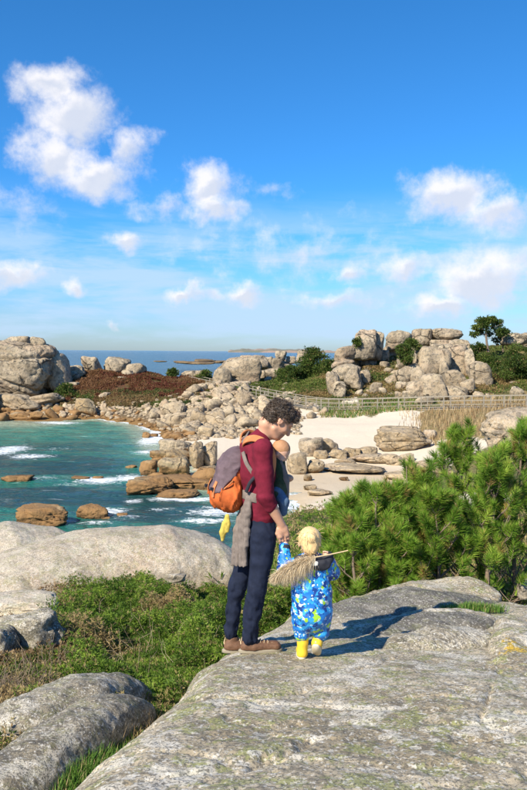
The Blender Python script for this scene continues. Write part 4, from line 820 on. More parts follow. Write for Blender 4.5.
tree_far(488, 352, 313, 44, 100, 'windswept pine with an open crown standing on the skyline', 3, 'pine_tree', open_=True, n=2600, cat='pine tree')
tree_far(504, 352, 330, 26, 102, 'low pine crown trailing right of the skyline pine', 4, 'pine_tree', open_=True, n=900, cat='pine tree')
tree_far(312, 386, 348, 44, 106, 'dark bushy pine on the middle headland', 5, 'pine_tree', trunk=True, n=3600, cat='pine tree')
tree_far(290, 386, 366, 34, 104, 'spreading green bush left of the dark headland pine', 6, 'bush', trunk=False, n=2400, cat='bush')
tree_far(330, 384, 360, 22, 103, 'green bush between the headland pine and the left tor', 7, 'bush', trunk=False, n=1400, cat='bush')
tree_far(409, 374, 339, 38, 93, 'pine with spreading branches growing out of the right tor', 8, 'pine_tree', open_=True, n=2400, cat='pine tree')
tree_far(357, 347, 337.5, 10, 100, 'tiny pine growing on the shoulder of the left tor', 9, 'bush', trunk=False, n=350, cat='bush')
tree_far(476, 366, 342, 24, 100, 'dense green bush beside the end of the right tor', 10, 'bush', trunk=False, n=1700, cat='bush')
tree_far(488, 376, 350, 30, 97, 'dark bush under the skyline pine', 11, 'bush', trunk=False, n=1700, cat='bush')
tree_far(519, 380, 344, 46, 90, 'big dark green bush at the right edge of the hill', 12, 'bush', trunk=False, n=3200, cat='bush')
tree_far(545, 385, 350, 40, 88, 'bush just past the right edge of the hill', 13, 'bush', trunk=False, n=1800, cat='bush')
tree_far(173, 378, 369, 15, 112, 'small dark bush on the skyline behind the red heath', 14, 'bush', trunk=False, n=600, cat='bush')
tree_far(205, 381, 371, 20, 111, 'green bush beside the nose of the middle headland', 15, 'bush', trunk=False, n=700, cat='bush')
tree_far(289, 422, 406, 26, 79, 'purple-brown bare shrub behind the man\'s hair', 16, 'bush', trunk=False, n=1400, cat='bush', mt=leafmat('bare_shrub', (.07, .045, .04), (.13, .085, .07), (.12, .10, .05), (.2, .14, .1)))
tree_far(66, 396, 384, 26, 101, 'dark turfy bush between the left boulders and the heath', 17, 'bush', trunk=False, n=900, cat='bush')
def far_scrub(n, pxr, pyr, dr, mt, name, label, zmin=2.0, leaf=.28, dryk=.2, hgt=.5, seed=1, zone=None, tonec=.45, prob=None):
    rp = np.random.RandomState(seed); d = rp.uniform(*dr, n); px = rp.uniform(*pxr, n); x = (px-263.5)/F*d; z = tz(x, d)
    pyy = 350+(CH-z)/d*F+(px-263)*.008; k = (pyy > pyr[0]) & (pyy < pyr[1]) & (z > zmin)
    if zone is not None: k &= zones(x, d)[:, zone].reshape(-1, len(np.atleast_1d(zone))).sum(1) > .42
    p = P3(x, d); k &= fbm(p*.5+seed, 3) > -.45
    x, d, z, p = x[k], d[k], z[k], p[k]; mh = np.clip(.5+.6*fbm(p*.45+7, 2), .1, 1.3)*hgt; cen = np.stack([x, d, z+mh*rp.rand(len(x))**.5], -1)
    tone = np.clip(tonec+.35*fbm(p*.35+60, 2)+.18*rp.normal(size=len(x)), 0, 1); dy = np.clip(sm(fbm(p*.22+9, 3)+.2*rp.normal(size=len(x)), .15, .4)*.8+(rp.rand(len(x)) < dryk)*.5, 0, 1)
    v, f, tn, dd = leaves(cen, np.tile([0, 0, 1.0], (len(x), 1)), np.full(len(x), leaf), .11, tone, dy, 3, .8, rp)
    return obj(name, mesh(name, v, f, mt, smooth=False, attrs={'tone': tn, 'dry': dd}), None, None, label, None, None, 'stuff')
far_scrub(42000, (305, 600), (340, 404), (84, 122), M_farleaf, 'hill_scrub', 'green and brown scrub growing between the tors on the right hill', 2.6, seed=1, hgt=.6, dryk=.3, tonec=.55)
far_scrub(24000, (205, 335), (355, 402), (92, 125), M_farleaf, 'headland_scrub', 'green scrub covering the middle headland', 2.2, seed=2, tonec=.6)
far_scrub(30000, (65, 215), (370, 406), (93, 120), M_red, 'red_heath', 'autumn-red heath and bracken on the left headland', 1.5, seed=3, hgt=.35, tonec=.45, dryk=.15)
far_scrub(26000, (60, 200), (391, 406), (88, 102), M_farleaf, 'shore_heath', 'dark green fringe along the front of the red heath', 1.2, seed=4, hgt=.4, tonec=.35)
far_scrub(12000, (-200, 75), (370, 404), (96, 118), M_farleaf, 'turf', 'green turf among the left boulders', 2.2, seed=5, hgt=.3)
def reeds():
    def smp(n):
        px = rg.uniform(395, 640, n); d = rg.uniform(60, 82, n); k = (rg.rand(n) < sm(px, 395, 440)); return ((px-263.5)/F*d)[k], d[k]
    grass(5500, smp, .62, .06, 'reeds', 'tall straw-coloured reeds in front of the boardwalk at right', M_straw, .5, .6)
    def smp2(n):
        px = rg.uniform(320, 440, n); d = rg.uniform(79, 86, n); return (px-263.5)/F*d, d
    grass(3500, smp2, .45, .08, 'marram', 'short green and yellow dune grass along the boardwalk', M_grass, .6, .5, dryk=.5)
reeds()

# ------------------------------------------------------------------ boardwalk
def boardwalk():
    root = thing('boardwalk', 'weathered wooden boardwalk with post-and-rail fences crossing the dunes', 'boardwalk', tuple(P(330, 407, 85)))
    o = np.array(root.location)
    path = [P(190, 383, 112), P(212, 388, 106), P(240, 393.5, 99), P(270, 400, 92), P(300, 406, 87), P(322, 409.5, 84), P(360, 409, 83), P(400, 408, 81), P(450, 407, 78), P(527, 406.5, 73), P(640, 406, 68)]
    pts = []
    for a, b in zip(path[:-1], path[1:]):
        n = max(2, int(np.linalg.norm(b-a)/1.9)); pts += [a+(b-a)*k/n for k in range(n)]
    pts.append(path[-1]); pts = np.array(pts)
    for _ in range(2): pts[1:-1] = (pts[:-2]+2*pts[1:-1]+pts[2:])/4
    tg = np.gradient(pts, axis=0); tg[:, 2] = 0; tg /= np.linalg.norm(tg, axis=1, keepdims=True); sd = np.stack([tg[:, 1], -tg[:, 0], 0*tg[:, 0]], -1)
    pm = mesh('post', *box((0, 0, .1), (.11, .11, 2.0)), mats=M_wood, smooth=False)
    for s_ in (-1, 1):
        L = pts+sd*s_*.8
        for q in L: obj('post', pm, root, tuple(q-o))
        for hz in (1.05, .62, .25):
            V = [box((a+b)/2+[0, 0, hz]-o, (np.linalg.norm(b-a), (.04), .07 if hz > 1 else .045), Matrix.Rotation(math.atan2(b[1]-a[1], b[0]-a[0]), 3, 'Z')@Matrix.Rotation(-math.asin((b[2]-a[2])/np.linalg.norm(b-a)), 3, 'Y')) for a, b in zip(L[:-1], L[1:])]
            obj('rail', mesh('rail', *cat_meshes(V), mats=M_wood, smooth=False), root)
    V = []
    fine = []
    for a, b in zip(pts[:-1], pts[1:]):
        n = max(1, int(np.linalg.norm(b-a)/.2)); fine += [(a+(b-a)*(k+.5)/n, math.atan2(b[1]-a[1], b[0]-a[0])) for k in range(n)]
    for q, a in fine: V.append(box(q-o+np.array([0, 0, .02]), (.17, 1.8, .05), Matrix.Rotation(a, 3, 'Z')))
    k = obj('decking', mesh('decking', *cat_meshes(V), mats=M_wood, smooth=False), root); k['kind'] = 'stuff'
    V = [box((a+b)/2-o+sd_*s_*.7+np.array([0, 0, -.12]), (np.linalg.norm(b-a), .08, .2), Matrix.Rotation(math.atan2(b[1]-a[1], b[0]-a[0]), 3, 'Z')@Matrix.Rotation(-math.asin((b[2]-a[2])/np.linalg.norm(b-a)), 3, 'Y')) for a, b, sd_ in zip(pts[:-1], pts[1:], sd) for s_ in (-1, 1)]
    obj('joist', mesh('joist', *cat_meshes(V), mats=M_wood, smooth=False), root)
boardwalk()

# ------------------------------------------------------------------ signed-distance modelling for figures and cloth
class SDF:
    def __init__(s, lo, hi, h):
        s.lo = np.array(lo, float); s.h = h; n = np.ceil((np.array(hi)-s.lo)/h).astype(int)+1; s.n = n
        s.g = np.full(n, .12, np.float32); s.ax = [s.lo[i]+np.arange(n[i])*h for i in range(3)]
    def _sl(s, lo, hi):
        a = np.clip(np.floor((lo-s.lo)/s.h).astype(int), 0, s.n-1); b = np.clip(np.ceil((hi-s.lo)/s.h).astype(int)+1, 1, s.n); b = np.maximum(a+1, b)
        sl = tuple(slice(a[i], b[i]) for i in range(3)); return sl, np.meshgrid(*[s.ax[i][sl[i]] for i in range(3)], indexing='ij')
    def _put(s, sl, d, k, op):
        g = s.g[sl]
        if op == 'sub': d = -d; h = np.clip(.5-.5*(g-d)/k, 0, 1); s.g[sl] = g*(1-h)+d*h+k*h*(1-h); return
        h = np.clip(.5+.5*(g-d)/k, 0, 1); s.g[sl] = g*(1-h)+d*h-k*h*(1-h)
    def cone(s, a, b, ra, rb, k=.02, flat=None, op='add'):
        a, b = np.array(a, float), np.array(b, float); m = max(ra, rb)*(1 if flat is None else max(1, 1/flat[1]))+k+.02
        sl, (X, Y, Z) = s._sl(np.minimum(a, b)-m, np.maximum(a, b)+m); p = np.stack([X, Y, Z], -1)
        if flat is not None:
            ax = np.array(flat[0], float); ax /= np.linalg.norm(ax); q = flat[1]-1
            c0 = (a+b)/2; p = p+q*((p-c0)@ax)[..., None]*ax; a = a+q*((a-c0)@ax)*ax; b = b+q*((b-c0)@ax)*ax
        ab = b-a; t_ = np.clip(((p-a)@ab)/(ab@ab+1e-12), 0, 1); d = np.linalg.norm(p-a-t_[..., None]*ab, axis=-1)-(ra+(rb-ra)*t_)
        s._put(sl, d, k, op)
    def chain(s, pts, rad, k=.02, flat=None):
        for i in range(len(pts)-1): s.cone(pts[i], pts[i+1], rad[i], rad[i+1], k, flat)
    def ell(s, c, r, k=.02, rot=None, op='add'):
        c, r = np.array(c, float), np.array(r, float); m = r.max()+k+.02
        sl, (X, Y, Z) = s._sl(c-m, c+m); p = np.stack([X, Y, Z], -1)-c
        if rot is not None: p = p@np.array(rot)
        k0 = np.linalg.norm(p/r, axis=-1); k1 = np.linalg.norm(p/(r*r), axis=-1)+1e-9; s._put(sl, k0*(k0-1)/k1, k, op)
    def cut(s, pt, nrm, k=.004):
        """keep the side the normal does not point to"""
        nrm = np.array(nrm, float); nrm /= np.linalg.norm(nrm); X, Y, Z = np.meshgrid(*s.ax, indexing='ij')
        d = (X-pt[0])*nrm[0]+(Y-pt[1])*nrm[1]+(Z-pt[2])*nrm[2]; s.g = np.maximum(s.g, d.astype(np.float32))
    def add_noise(s, f):
        X, Y, Z = np.meshgrid(*s.ax, indexing='ij'); m = np.abs(s.g) < .05; p = np.stack([X[m], Y[m], Z[m]], -1); s.g[m] += f(p).astype(np.float32)
    def mesh(s, it=1):
        g = s.g; ins = g < 0; nx, ny, nz = g.shape; acc = np.zeros((nx-1, ny-1, nz-1, 3), np.float32); cnt = np.zeros((nx-1, ny-1, nz-1), np.float32)
        for ax in range(3):
            A = [slice(None)]*3; Bq = [slice(None)]*3; A[ax] = slice(0, -1); Bq[ax] = slice(1, None); g0, g1 = g[tuple(A)], g[tuple(Bq)]
            cr = (g0 < 0) != (g1 < 0); tt_ = np.where(cr, g0/(g0-g1+1e-12), 0); o1, o2 = [i for i in range(3) if i != ax]
            for a in (0, 1):
                for b in (0, 1):
                    q = [slice(None)]*3
                    q[o1] = slice(a, g.shape[o1]-1+a); q[o2] = slice(b, g.shape[o2]-1+b)
                    c = cr[tuple(q)]; t2 = tt_[tuple(q)]; cnt += c
                    acc[..., ax] += c*t2; acc[..., o1] += c*a; acc[..., o2] += c*b
        act = cnt > 0; idx = np.full(act.shape, -1, np.int64); idx[act] = np.arange(act.sum()); co = np.argwhere(act)+acc[act]/cnt[act][:, None]
        v = s.lo+co*s.h; F_ = []
        for ax in range(3):
            o1, o2 = [(1, 2), (2, 0), (0, 1)][ax]; q0 = [slice(1, -1)]*3; q0[ax] = slice(0, -1); q1 = [slice(1, -1)]*3; q1[ax] = slice(1, None)
            a, b = ins[tuple(q0)], ins[tuple(q1)]; cr = a != b; w_ = np.argwhere(cr); fl = b[cr]
            base = w_.copy(); 
            for o in (o1, o2): base[:, o] += 1
            def ix(d1, d2):
                e = base.copy(); e[:, o1] -= d1; e[:, o2] -= d2; return idx[e[:, 0], e[:, 1], e[:, 2]]
            q = np.stack([ix(1, 1), ix(0, 1), ix(0, 0), ix(1, 0)], -1); q[fl] = q[fl][:, ::-1]; F_.append(q)
        f = np.concatenate(F_); f = f[(f >= 0).all(1)]
        for _ in range(it):
            s_ = np.zeros_like(v); c_ = np.zeros(len(v))
            for i in range(4):
                j = (i+1) % 4; np.add.at(s_, f[:, i], v[f[:, j]]); np.add.at(c_, f[:, i], 1); np.add.at(s_, f[:, j], v[f[:, i]]); np.add.at(c_, f[:, j], 1)
            v = v*.45+.55*s_/np.maximum(c_, 1)[:, None]
        return v, f

def cloth_mat(name, col, rough=.85, weave=900, fold=None, tint=None):
    m, t = newmat(name); p = t.pos(); n = t.noise(p, 18, 4, .6); c = t.mix(t.step(n, .35, .65), [x*.82 for x in col], [min(1, x*1.14) for x in col])
    if tint: c = t.mix(t.step(t.noise(p, 9, 3), .45, .6, 0, .5), c, tint)
    fine_ = t.noise(p, weave, 2, .5); c = t.mix(t.math('MULTIPLY', fine_, .25), c, [x*.6 for x in col])
    t.bsdf(c, rough, t.bump(t.math('ADD', fine_, t.math('MULTIPLY', n, 3)), .45, .0025), **{'Specular IOR Level': .2}); return m
def skin_mat(name, col, red):
    m, t = newmat(name); p = t.pos(); n = t.noise(p, 22, 4, .6); c = t.mix(t.step(n, .3, .7), col, red)
    t.bsdf(c, .5, t.bump(t.noise(p, 260, 3), .3, .001), **{'Subsurface Weight': .12, 'Subsurface Radius': (.02, .008, .004), 'Subsurface Scale': .3}); return m
M_skin = skin_mat('skin', (.56, .31, .20), (.62, .34, .22)); M_childskin = skin_mat('child_skin', (.70, .43, .31), (.74, .44, .31)); M_beard = plain('stubble', (.36, .20, .13), .8)
M_sweater = cloth_mat('burgundy_knit', (.17, .014, .032), .9, 500); M_trouser = cloth_mat('navy_cotton', (.013, .019, .042), .8, 700)
M_hair = plain('dark_hair', (.075, .05, .034), .5, None); M_hair2 = plain('grey_hair', (.15, .125, .105), .55); M_blond = plain('blond_hair', (.72, .51, .25), .45); M_babyhair = plain('baby_hair', (.42, .22, .11), .7)
M_packor = cloth_mat('orange_canvas', (.58, .135, .035), .75, 600); M_packgr = cloth_mat('mauve_grey_canvas', (.14, .10, .115), .8, 600); M_strap = cloth_mat('orange_strap', (.58, .22, .09), .8, 500)
M_grey = cloth_mat('grey_cloth', (.21, .175, .155), .9, 500); M_carrier = cloth_mat('green_wrap', (.035, .06, .03), .85, 500, tint=(.10, .12, .07))
M_yellowcloth = cloth_mat('yellow_cloth', (.60, .48, .10), .7, 500); M_leather = plain('shoe_leather', (.15, .075, .04), .7, (60, .5, .002)); M_sole = plain('shoe_sole', (.30, .26, .19), .8); M_lace = plain('shoe_lace', (.55, .42, .26), .8); M_dark = plain('dark_fabric', (.018, .02, .03), .8)
M_boot = plain('yellow_rubber', (.85, .55, .04), .3); M_bootsole = plain('cream_rubber', (.68, .60, .44), .7); M_white = plain('white_fabric', (.75, .74, .70), .7); M_jeans = cloth_mat('blue_denim', (.10, .17, .27), .8)
def suit_mat():
    m, t = newmat('patterned_suit'); p = t.pos(); pd = t.vmath('ADD', p, t.scalev(t.noise(p, 26, 3, out='Color'), .035))
    c = t.mix(t.step(t.noise(pd, 20, 3, .5), .44, .50), (.006, .045, .24), (.012, .17, .56))
    c = t.mix(t.step(t.noise(t.vmath('ADD', pd, (3, 1, 7)), 24, 2, .5), .54, .565), c, (.03, .34, .72))
    c = t.mix(t.step(t.noise(t.vmath('ADD', pd, (8, 4, 2)), 23, 2, .4), .605, .62), c, (.36, .66, .04))
    c = t.mix(t.step(t.noise(t.vmath('ADD', pd, (1, 9, 5)), 40, 2, .5), .61, .63), c, (.60, .74, .84))
    t.bsdf(c, .45, t.bump(t.noise(p, 40, 3), .5, .006)); return m
M_suit = suit_mat(); M_plume = leafmat('plume', (.52, .41, .27), (.68, .56, .38), (.80, .70, .52), (.3, .2, .1))

D0 = on_slab(258, 650)[1]
def M(px, py, dd=0.0): return P(px, py, D0+dd)
fw_ = np.array([math.cos(R(18)), math.sin(R(18)), 0]); lt = np.array([-fw_[1], fw_[0], 0]); rt_ = -lt; upv = np.array([0, 0, 1.])
def frame(f, u=upv):
    f = f/np.linalg.norm(f); l = np.cross(u, f); l /= np.linalg.norm(l); return np.stack([f, l, np.cross(f, l)], 1)   # columns forward, left, up
def bbox(pts, m): pts = np.array(pts); return pts.min(0)-m, pts.max(0)+m
def sdobj(name, s, mt, parent, it=1, wr=None, **k):
    v, f = s.mesh(it)
    if wr is not None: v = v+wr(v)
    o = np.array(parent.location) if parent is not None else np.zeros(3)
    if parent is None and k.get('label'):
        c = v.mean(0); c[2] = v[:, 2].min(); ob = obj(name, mesh(name, v-c, f, mt), None, tuple(c)); ob['label'] = k['label']; ob['category'] = k['cat']; return ob
    return obj(name, mesh(name, v-o, f, mt), parent)

def zfoot(x, y):
    return slab_h(np.array([[x]]), np.array([[y]]))[0][0, 0]
def man():
    n0 = M(259, 648, -.10); f0 = M(234, 645, .11)
    zn = zfoot(n0[0], n0[1]); zf = zfoot(f0[0], f0[1])
    root = thing('person', 'man in burgundy sweater and navy trousers looking down, holding the toddler\'s hand', 'person', (M(250, 650)[0], D0, min(zn, zf)))
    hip_n, kn_n, an_n = M(263, 534, -.09), M(257, 588, -.12), M(249.5, 636, -.10)
    hip_f, kn_f, an_f = M(252, 534, .10), M(238, 586, .09), M(230.5, 630, .12)
    pel, wst, chs, nkb = M(258.5, 528), M(258, 506), M(255.5, 467), M(259, 440)
    sh_n, el_n, wr_n = M(263, 449, -.19), M(265, 495, -.22), M(281.5, 524.5, -.17)
    sh_f, el_f, wr_f = M(249, 445, .19), M(262, 487, .24), M(281, 478, .12)
    hd = M(279.5, 420.5, -.0); hf = np.array([math.cos(R(12))*.72, math.sin(R(12))*.72, -.69]); H = frame(hf)
    hp = lambda a, l, u: hd+H@np.array([a, l, u])
    # trousers
    s = SDF(*bbox([hip_n, hip_f, an_n, an_f, M(258, 516)], .2), .0075)
    s.cone(M(258.5, 516), M(259, 530), .112, .118, .03, (lt, .74)); s.cone(M(256.5, 536, -.02), M(257, 541, .03), .105, .10, .03, (lt, .85))
    s.chain([hip_n, (hip_n+kn_n)/2+fw_*.008, kn_n, (kn_n+an_n)/2-fw_*.006, an_n+[0, 0, -.015]], [.097, .080, .066, .058, .053], .02)
    s.chain([hip_f, (hip_f+kn_f)/2+fw_*.008, kn_f, (kn_f+an_f)/2-fw_*.006, an_f+[0, 0, -.015]], [.094, .078, .062, .055, .052], .02)
    kneez = (kn_n[2]+kn_f[2])/2
    def wrk(p):
        low = sm(-(p[:, 2]-kneez), -.16, .08); z = p[:, 2]
        a = np.abs(fbm(p*np.array([5, 5, 26])+3, 3)); b = fbm((p*np.array([16, 16, 9]))@ROT, 3)
        c_ = np.abs(fbm(p*np.array([15, 15, 9])@np.array([[1, 0, .9], [0, 1, 0], [-.5, 0, 1]])+11, 3))
        return -(.017*(low*.75+.25)*(.35-c_)+.005*b+.006*np.exp(-((z-hip_n[2]+.03)/.08)**2)*fbm(p*np.array([14, 14, 20]), 2))
    s.add_noise(wrk); sdobj('trousers', s, M_trouser, root)
    # sweater
    pts = [pel, wst, chs, nkb, sh_n, sh_f, el_n, el_f]
    s = SDF(*bbox(pts+[M(270, 508, -.2)], .17), .0075)
    s.cone(M(260, 519), wst, .112, .108, .03, (lt, .74)); s.cone(wst, chs, .110, .125, .04, (lt, .68)); s.cone(chs, M(254.5, 450), .125, .098, .04, (lt, .60))
    s.cone(sh_n, sh_f, .062, .062, .05); s.cone(nkb+fw_*-.01, M(264, 434), .066, .056, .03)
    s.chain([sh_n, (sh_n+el_n)/2, el_n, M(270, 507, -.205)], [.070, .062, .055, .046], .02)
    s.chain([sh_f, el_f, wr_f-(wr_f-el_f)*.2], [.068, .055, .045], .02)
    dn = (wr_n-el_n)/np.linalg.norm(wr_n-el_n)
    s.add_noise(lambda p: .0045*fbm(p*np.array([9, 9, 15]), 3)+.006*np.exp(-((p[:, 2]-el_n[2])/.07)**2)*fbm(p*np.array([8, 8, 32]), 2)+.005*np.exp(-((p[:, 2]-wst[2]+.05)/.06)**2)*fbm(p*np.array([8, 8, 26]), 2))
    s.cone(M(266, 424), M(261, 440), .045, .030, .006, None, 'sub')
    sdobj('sweater', s, M_sweater, root)
    v, f = tube([el_n+(wr_n-el_n)*u for u in (.30, .34, .40)], [.048, .0495, .045], 20, False); o_ = np.array(root.location)
    obj('cuff', mesh('cuff', v-o_, f, M_sweater), root)
    # body: one continuous surface from head to ankles, hands included
    hand = M(285, 533, -.16); lo, hi = bbox([hd+[0, 0, .16], an_n, an_f, wr_n, hand+[.03, 0, -.14], sh_f, el_f, sh_n], .15)
    s = SDF(lo, hi, .0068)
    s.cone(pel, wst, .095, .09, .03, (lt, .74)); s.cone(wst, chs, .09, .10, .04, (lt, .68)); s.cone(sh_n, sh_f, .045, .045, .05)
    s.chain([hip_n, kn_n, an_n+[0, 0, -.04]], [.062, .038, .030]); s.chain([hip_f, kn_f, an_f+[0, 0, -.04]], [.062, .036, .030])
    s.chain([nkb, M(266, 433), hp(-.05, 0, -.08)], [.056, .050, .056], .03)
    s.chain([sh_n, el_n], [.045, .040]); s.chain([el_n, el_n+(wr_n-el_n)*.3, wr_n], [.040, .043, .027], .012); s.chain([sh_f, el_f, wr_f], [.045, .038, .028])
    s.ell(wr_f+[.04, -.01, 0], (.05, .035, .03), .02)
    # skull and face
    s.ell(hp(-.012, 0, .035), (.098, .077, .090), .02, H); s.ell(hp(.025, 0, -.035), (.070, .060, .085), .03, H)
    s.ell(hp(.055, 0, -.095), (.034, .036, .028), .02, H); s.cone(hp(.0, .05, -.07), hp(.05, .02, -.098), .018, .018, .02); s.cone(hp(.0, -.05, -.07), hp(.05, -.02, -.098), .018, .018, .02)
    s.cone(hp(.086, 0, .018), hp(.112, 0, -.028), .009, .0145, .010); s.cone(hp(.072, -.045, .030), hp(.076, .045, .030), .013, .013, .016)
    s.ell(hp(.088, 0, -.055), (.012, .026, .008), .008, H); s.ell(hp(.083, 0, -.069), (.011, .022, .008), .008, H)
    for l in (-1, 1):
        s.ell(hp(.080, .031*l, .008), (.016, .017, .010), .008, H, 'sub'); s.ell(hp(.065, .031*l, .006), (.014, .014, .012), .003, H)
        s.ell(hp(.058, .045*l, -.025), (.022, .018, .018), .02, H)
        s.ell(hp(-.008, .079*l, -.005), (.020, .008, .033), .008, H); s.ell(hp(-.006, .087*l, -.002), (.010, .006, .018), .004, H, 'sub')
    # right hand, fingers closing round the child's hand
    hdir = M(284.5, 540, -.16)-wr_n; hdir /= np.linalg.norm(hdir); side = np.array([.1, -1, 0.]); acr = np.cross(hdir, side); acr /= np.linalg.norm(acr)
    s.cone(wr_n, wr_n+hdir*.035, .026, .030, .012, (side, 1.4)); s.cone(wr_n+hdir*.03+acr*-.018, wr_n+hdir*.075+acr*-.022, .021, .021, .015, (side, 1.25)); s.cone(wr_n+hdir*.03+acr*.018, wr_n+hdir*.078+acr*.022, .021, .020, .015, (side, 1.25))
    v, f = s.mesh(1); body_parts = [(v, f)]
    s2 = SDF(*bbox([wr_n, wr_n+hdir*.2], .10), .0032)
    s2.cone(wr_n-hdir*.01, wr_n+hdir*.035, .025, .029, .012, (side, 1.4)); s2.cone(wr_n+hdir*.03+acr*-.018, wr_n+hdir*.075+acr*-.022, .0205, .020, .015, (side, 1.25)); s2.cone(wr_n+hdir*.03+acr*.018, wr_n+hdir*.078+acr*.022, .0205, .020, .015, (side, 1.25))
    kb = wr_n+hdir*.082
    for i, (o, L) in enumerate(((-.030, .060), (-.010, .074), (.011, .078), (.031, .070))):
        a = kb+acr*o; inw = -side*.0; b = a+hdir*L*.42+side*-.006+acr*(-o*.08); c = b+hdir*L*.30-side*.016; d = c+hdir*L*.18-side*.018
        s2.chain([a-hdir*.015, a, b, c, d], [.010, .0098, .0088, .0080, .0070], .003)
    tb = wr_n+hdir*.025+acr*.026; s2.chain([tb, tb+hdir*.032+acr*.014-side*.006, tb+hdir*.064+acr*.010-side*.018, tb+hdir*.084+acr*.002-side*.024], [.015, .0125, .0105, .009], .006)
    body_parts.append(s2.mesh(1)); V, F_ = cat_meshes(body_parts)
    body = obj('body', mesh('body', V-o_, F_, M_skin), root)
    # eyes (lids nearly closed, looking down), eyebrows, stubble, hair
    for l in (-1, 1):
        v, f = ico(2); obj('eye', mesh('eye', v*.0095+hp(.0680, .031*l, .0030)-o_, f, M_white), root)
        v, f = tube([hp(.087, .016*l, .026), hp(.089, .030*l, .030), hp(.082, .047*l, .026)], [.003, .0042, .002], 6); obj('eyebrow', mesh('eyebrow', v-o_, clean(f), M_hair), root)
    rp = np.random.RandomState(4)
    s = SDF(hd-.16, hd+.16, .006); s.ell(hp(-.024, 0, .048), (.104, .083, .080), .01, H); s.ell(hp(.045, 0, .082), (.050, .060, .030), .02, H); s.ell(hp(-.07, 0, -.01), (.052, .074, .062), .02, H)
    s.add_noise(lambda p: .014*fbm(p*34, 3)); s.ell(hp(.088, 0, -.02), (.075, .10, .078), .01, H, 'sub')
    s.ell(hp(.015, -.10, -.032), (.055, .045, .060), .01, H, 'sub'); s.ell(hp(.015, .10, -.032), (.055, .045, .060), .01, H, 'sub')
    hv, hff = s.mesh(0); hair = obj('hair', mesh('hair', hv-o_, hff, M_hair), root)
    n = 3600; k = rp.randint(len(hv), size=n); c = hv[k]; nr = c-hp(-.02, 0, .03); nr /= np.linalg.norm(nr, axis=1, keepdims=True); L = []
    Lg = []
    for i in range(n):
        a = rp.normal(size=3); a -= (a@nr[i])*nr[i]; a /= np.linalg.norm(a); b = np.cross(nr[i], a); ph = rp.uniform(0, 6); q = rp.uniform(.005, .009)
        uu = np.linspace(0, 1, 6); pts = c[i]-nr[i]*.004+nr[i]*(uu*rp.uniform(.006, .026))[:, None]+(a*np.cos(uu*5+ph)[:, None]+b*np.sin(uu*5+ph)[:, None])*q
        (L if rp.rand() < (.66 if (H.T@(c[i]-hd))[0] < .02 else .80) else Lg).append(tube(pts, [.0013, .0016, .0016, .0015, .0013, .0006], 3, False))
    v, f = cat_meshes(L); obj('curls', mesh('curls', v-o_, f, M_hair), hair); v, f = cat_meshes(Lg); obj('grey_curls', mesh('grey_curls', v-o_, f, M_hair2), hair)
    s = SDF(hd-.17, hd+.15, .005); s.ell(hp(.030, 0, -.062), (.0672, .0565, .052), .02, H); s.ell(hp(.055, 0, -.095), (.0352, .0372, .0292), .02, H); s.cut(hp(.0, 0, -.028), np.array(H[:, 2]-H[:, 0]*.15)); s.cut(hp(.005, 0, 0), -H[:, 0]); s.ell(hp(.10, 0, -.045), (.020, .030, .014), .004, H, 'sub')
    sdobj('stubble', s, M_beard, root)
    # seams, back pocket and belt loops of the trousers
    for pts_ in ([M(262, 521, -.135), M(263.5, 540, -.150), M(259.5, 565, -.155), M(256, 588, -.170), M(251, 612, -.160), M(248.5, 634, -.150)],):
        pt = np.array(pts_); uu = np.linspace(0, 1, 40); pt = np.stack([np.interp(uu, np.linspace(0, 1, len(pt)), pt[:, i]) for i in range(3)], -1)+np.array([0, .036, 0]); v, f = tube(pt, .0035, 5); obj('side_seam', mesh('side_seam', v-o_, clean(f), M_dark), root)
    # shoes
    for (an, z0, tipx, heel, dd, yaw) in ((an_n, zn, (281, 645), (239, 645), -.10, 0), (an_f, zf, (262, 640), (224, 640), .11, 0)):
        hl = P(heel[0]-(1.5 if dd > 0 else 0), 648, D0+dd); hl[2] = z0; d = fw_*.0+np.array([math.cos(R(8)), math.sin(R(8)), 0]); up_ = upv; sd_ = np.cross(d, up_)
        q = lambda a, l, u: hl+d*a+sd_*l+up_*u
        s = SDF(*bbox([hl, q(.3, 0, .1)], .09), .0042)
        s.cone(q(.05, 0, .045), q(.10, 0, .05), .042, .043, .02, (sd_, 1.1)); s.cone(q(.10, 0, .045), q(.245, -.005, .038), .043, .034, .02, (sd_, .88)); s.cone(q(.06, 0, .06), q(.075, 0, .105), .040, .040, .015)
        s.ell(q(.255, -.005, .035), (.040, .044, .030), .02, frame(d)); s.cut(q(0, 0, .024), -up_); s.cone(q(.072, 0, .10), q(.078, 0, .14), .033, .035, .004, None, 'sub')
        s.add_noise(lambda p: .0015*fbm(p*60, 2)); sh = sdobj('shoe', s, M_leather, root)
        u = np.linspace(0, 2*np.pi, 49)[:-1]; al = .15+.150*np.cos(u); wl = (.040+.010*np.cos(u-.0)*.6)*np.sign(np.sin(u))*np.abs(np.sin(u))**.75
        rings = [np.stack([q(a*k_+.15*(1-k_), w*k_, h_) for a, w in zip(al, wl)]) for h_, k_ in ((.0, .0), (.0, .96), (.006, 1.04), (.012, .99), (.018, 1.04), (.027, .98), (.029, .0))]
        v = np.concatenate(rings); obj('sole', mesh('sole', v-o_, gridfaces(len(rings), 48, True), M_sole), sh)
        for i in range(5):
            a = .115+.026*i; v, f = tube([q(a, -.030, .068-.004*i), q(a+.008, -.015, .097-.007*i), q(a+.008, .015, .097-.007*i), q(a, .030, .068-.004*i)], .0032, 5); obj('lace', mesh('lace', v-o_, clean(f), M_lace), sh)
        v, f = tube([q(.02, 0, .045), q(.012, 0, .075), q(.022, 0, .112)], [.006, .006, .005], 6); obj('heel_tab', mesh('heel_tab', v-o_, clean(f), M_lace), sh)
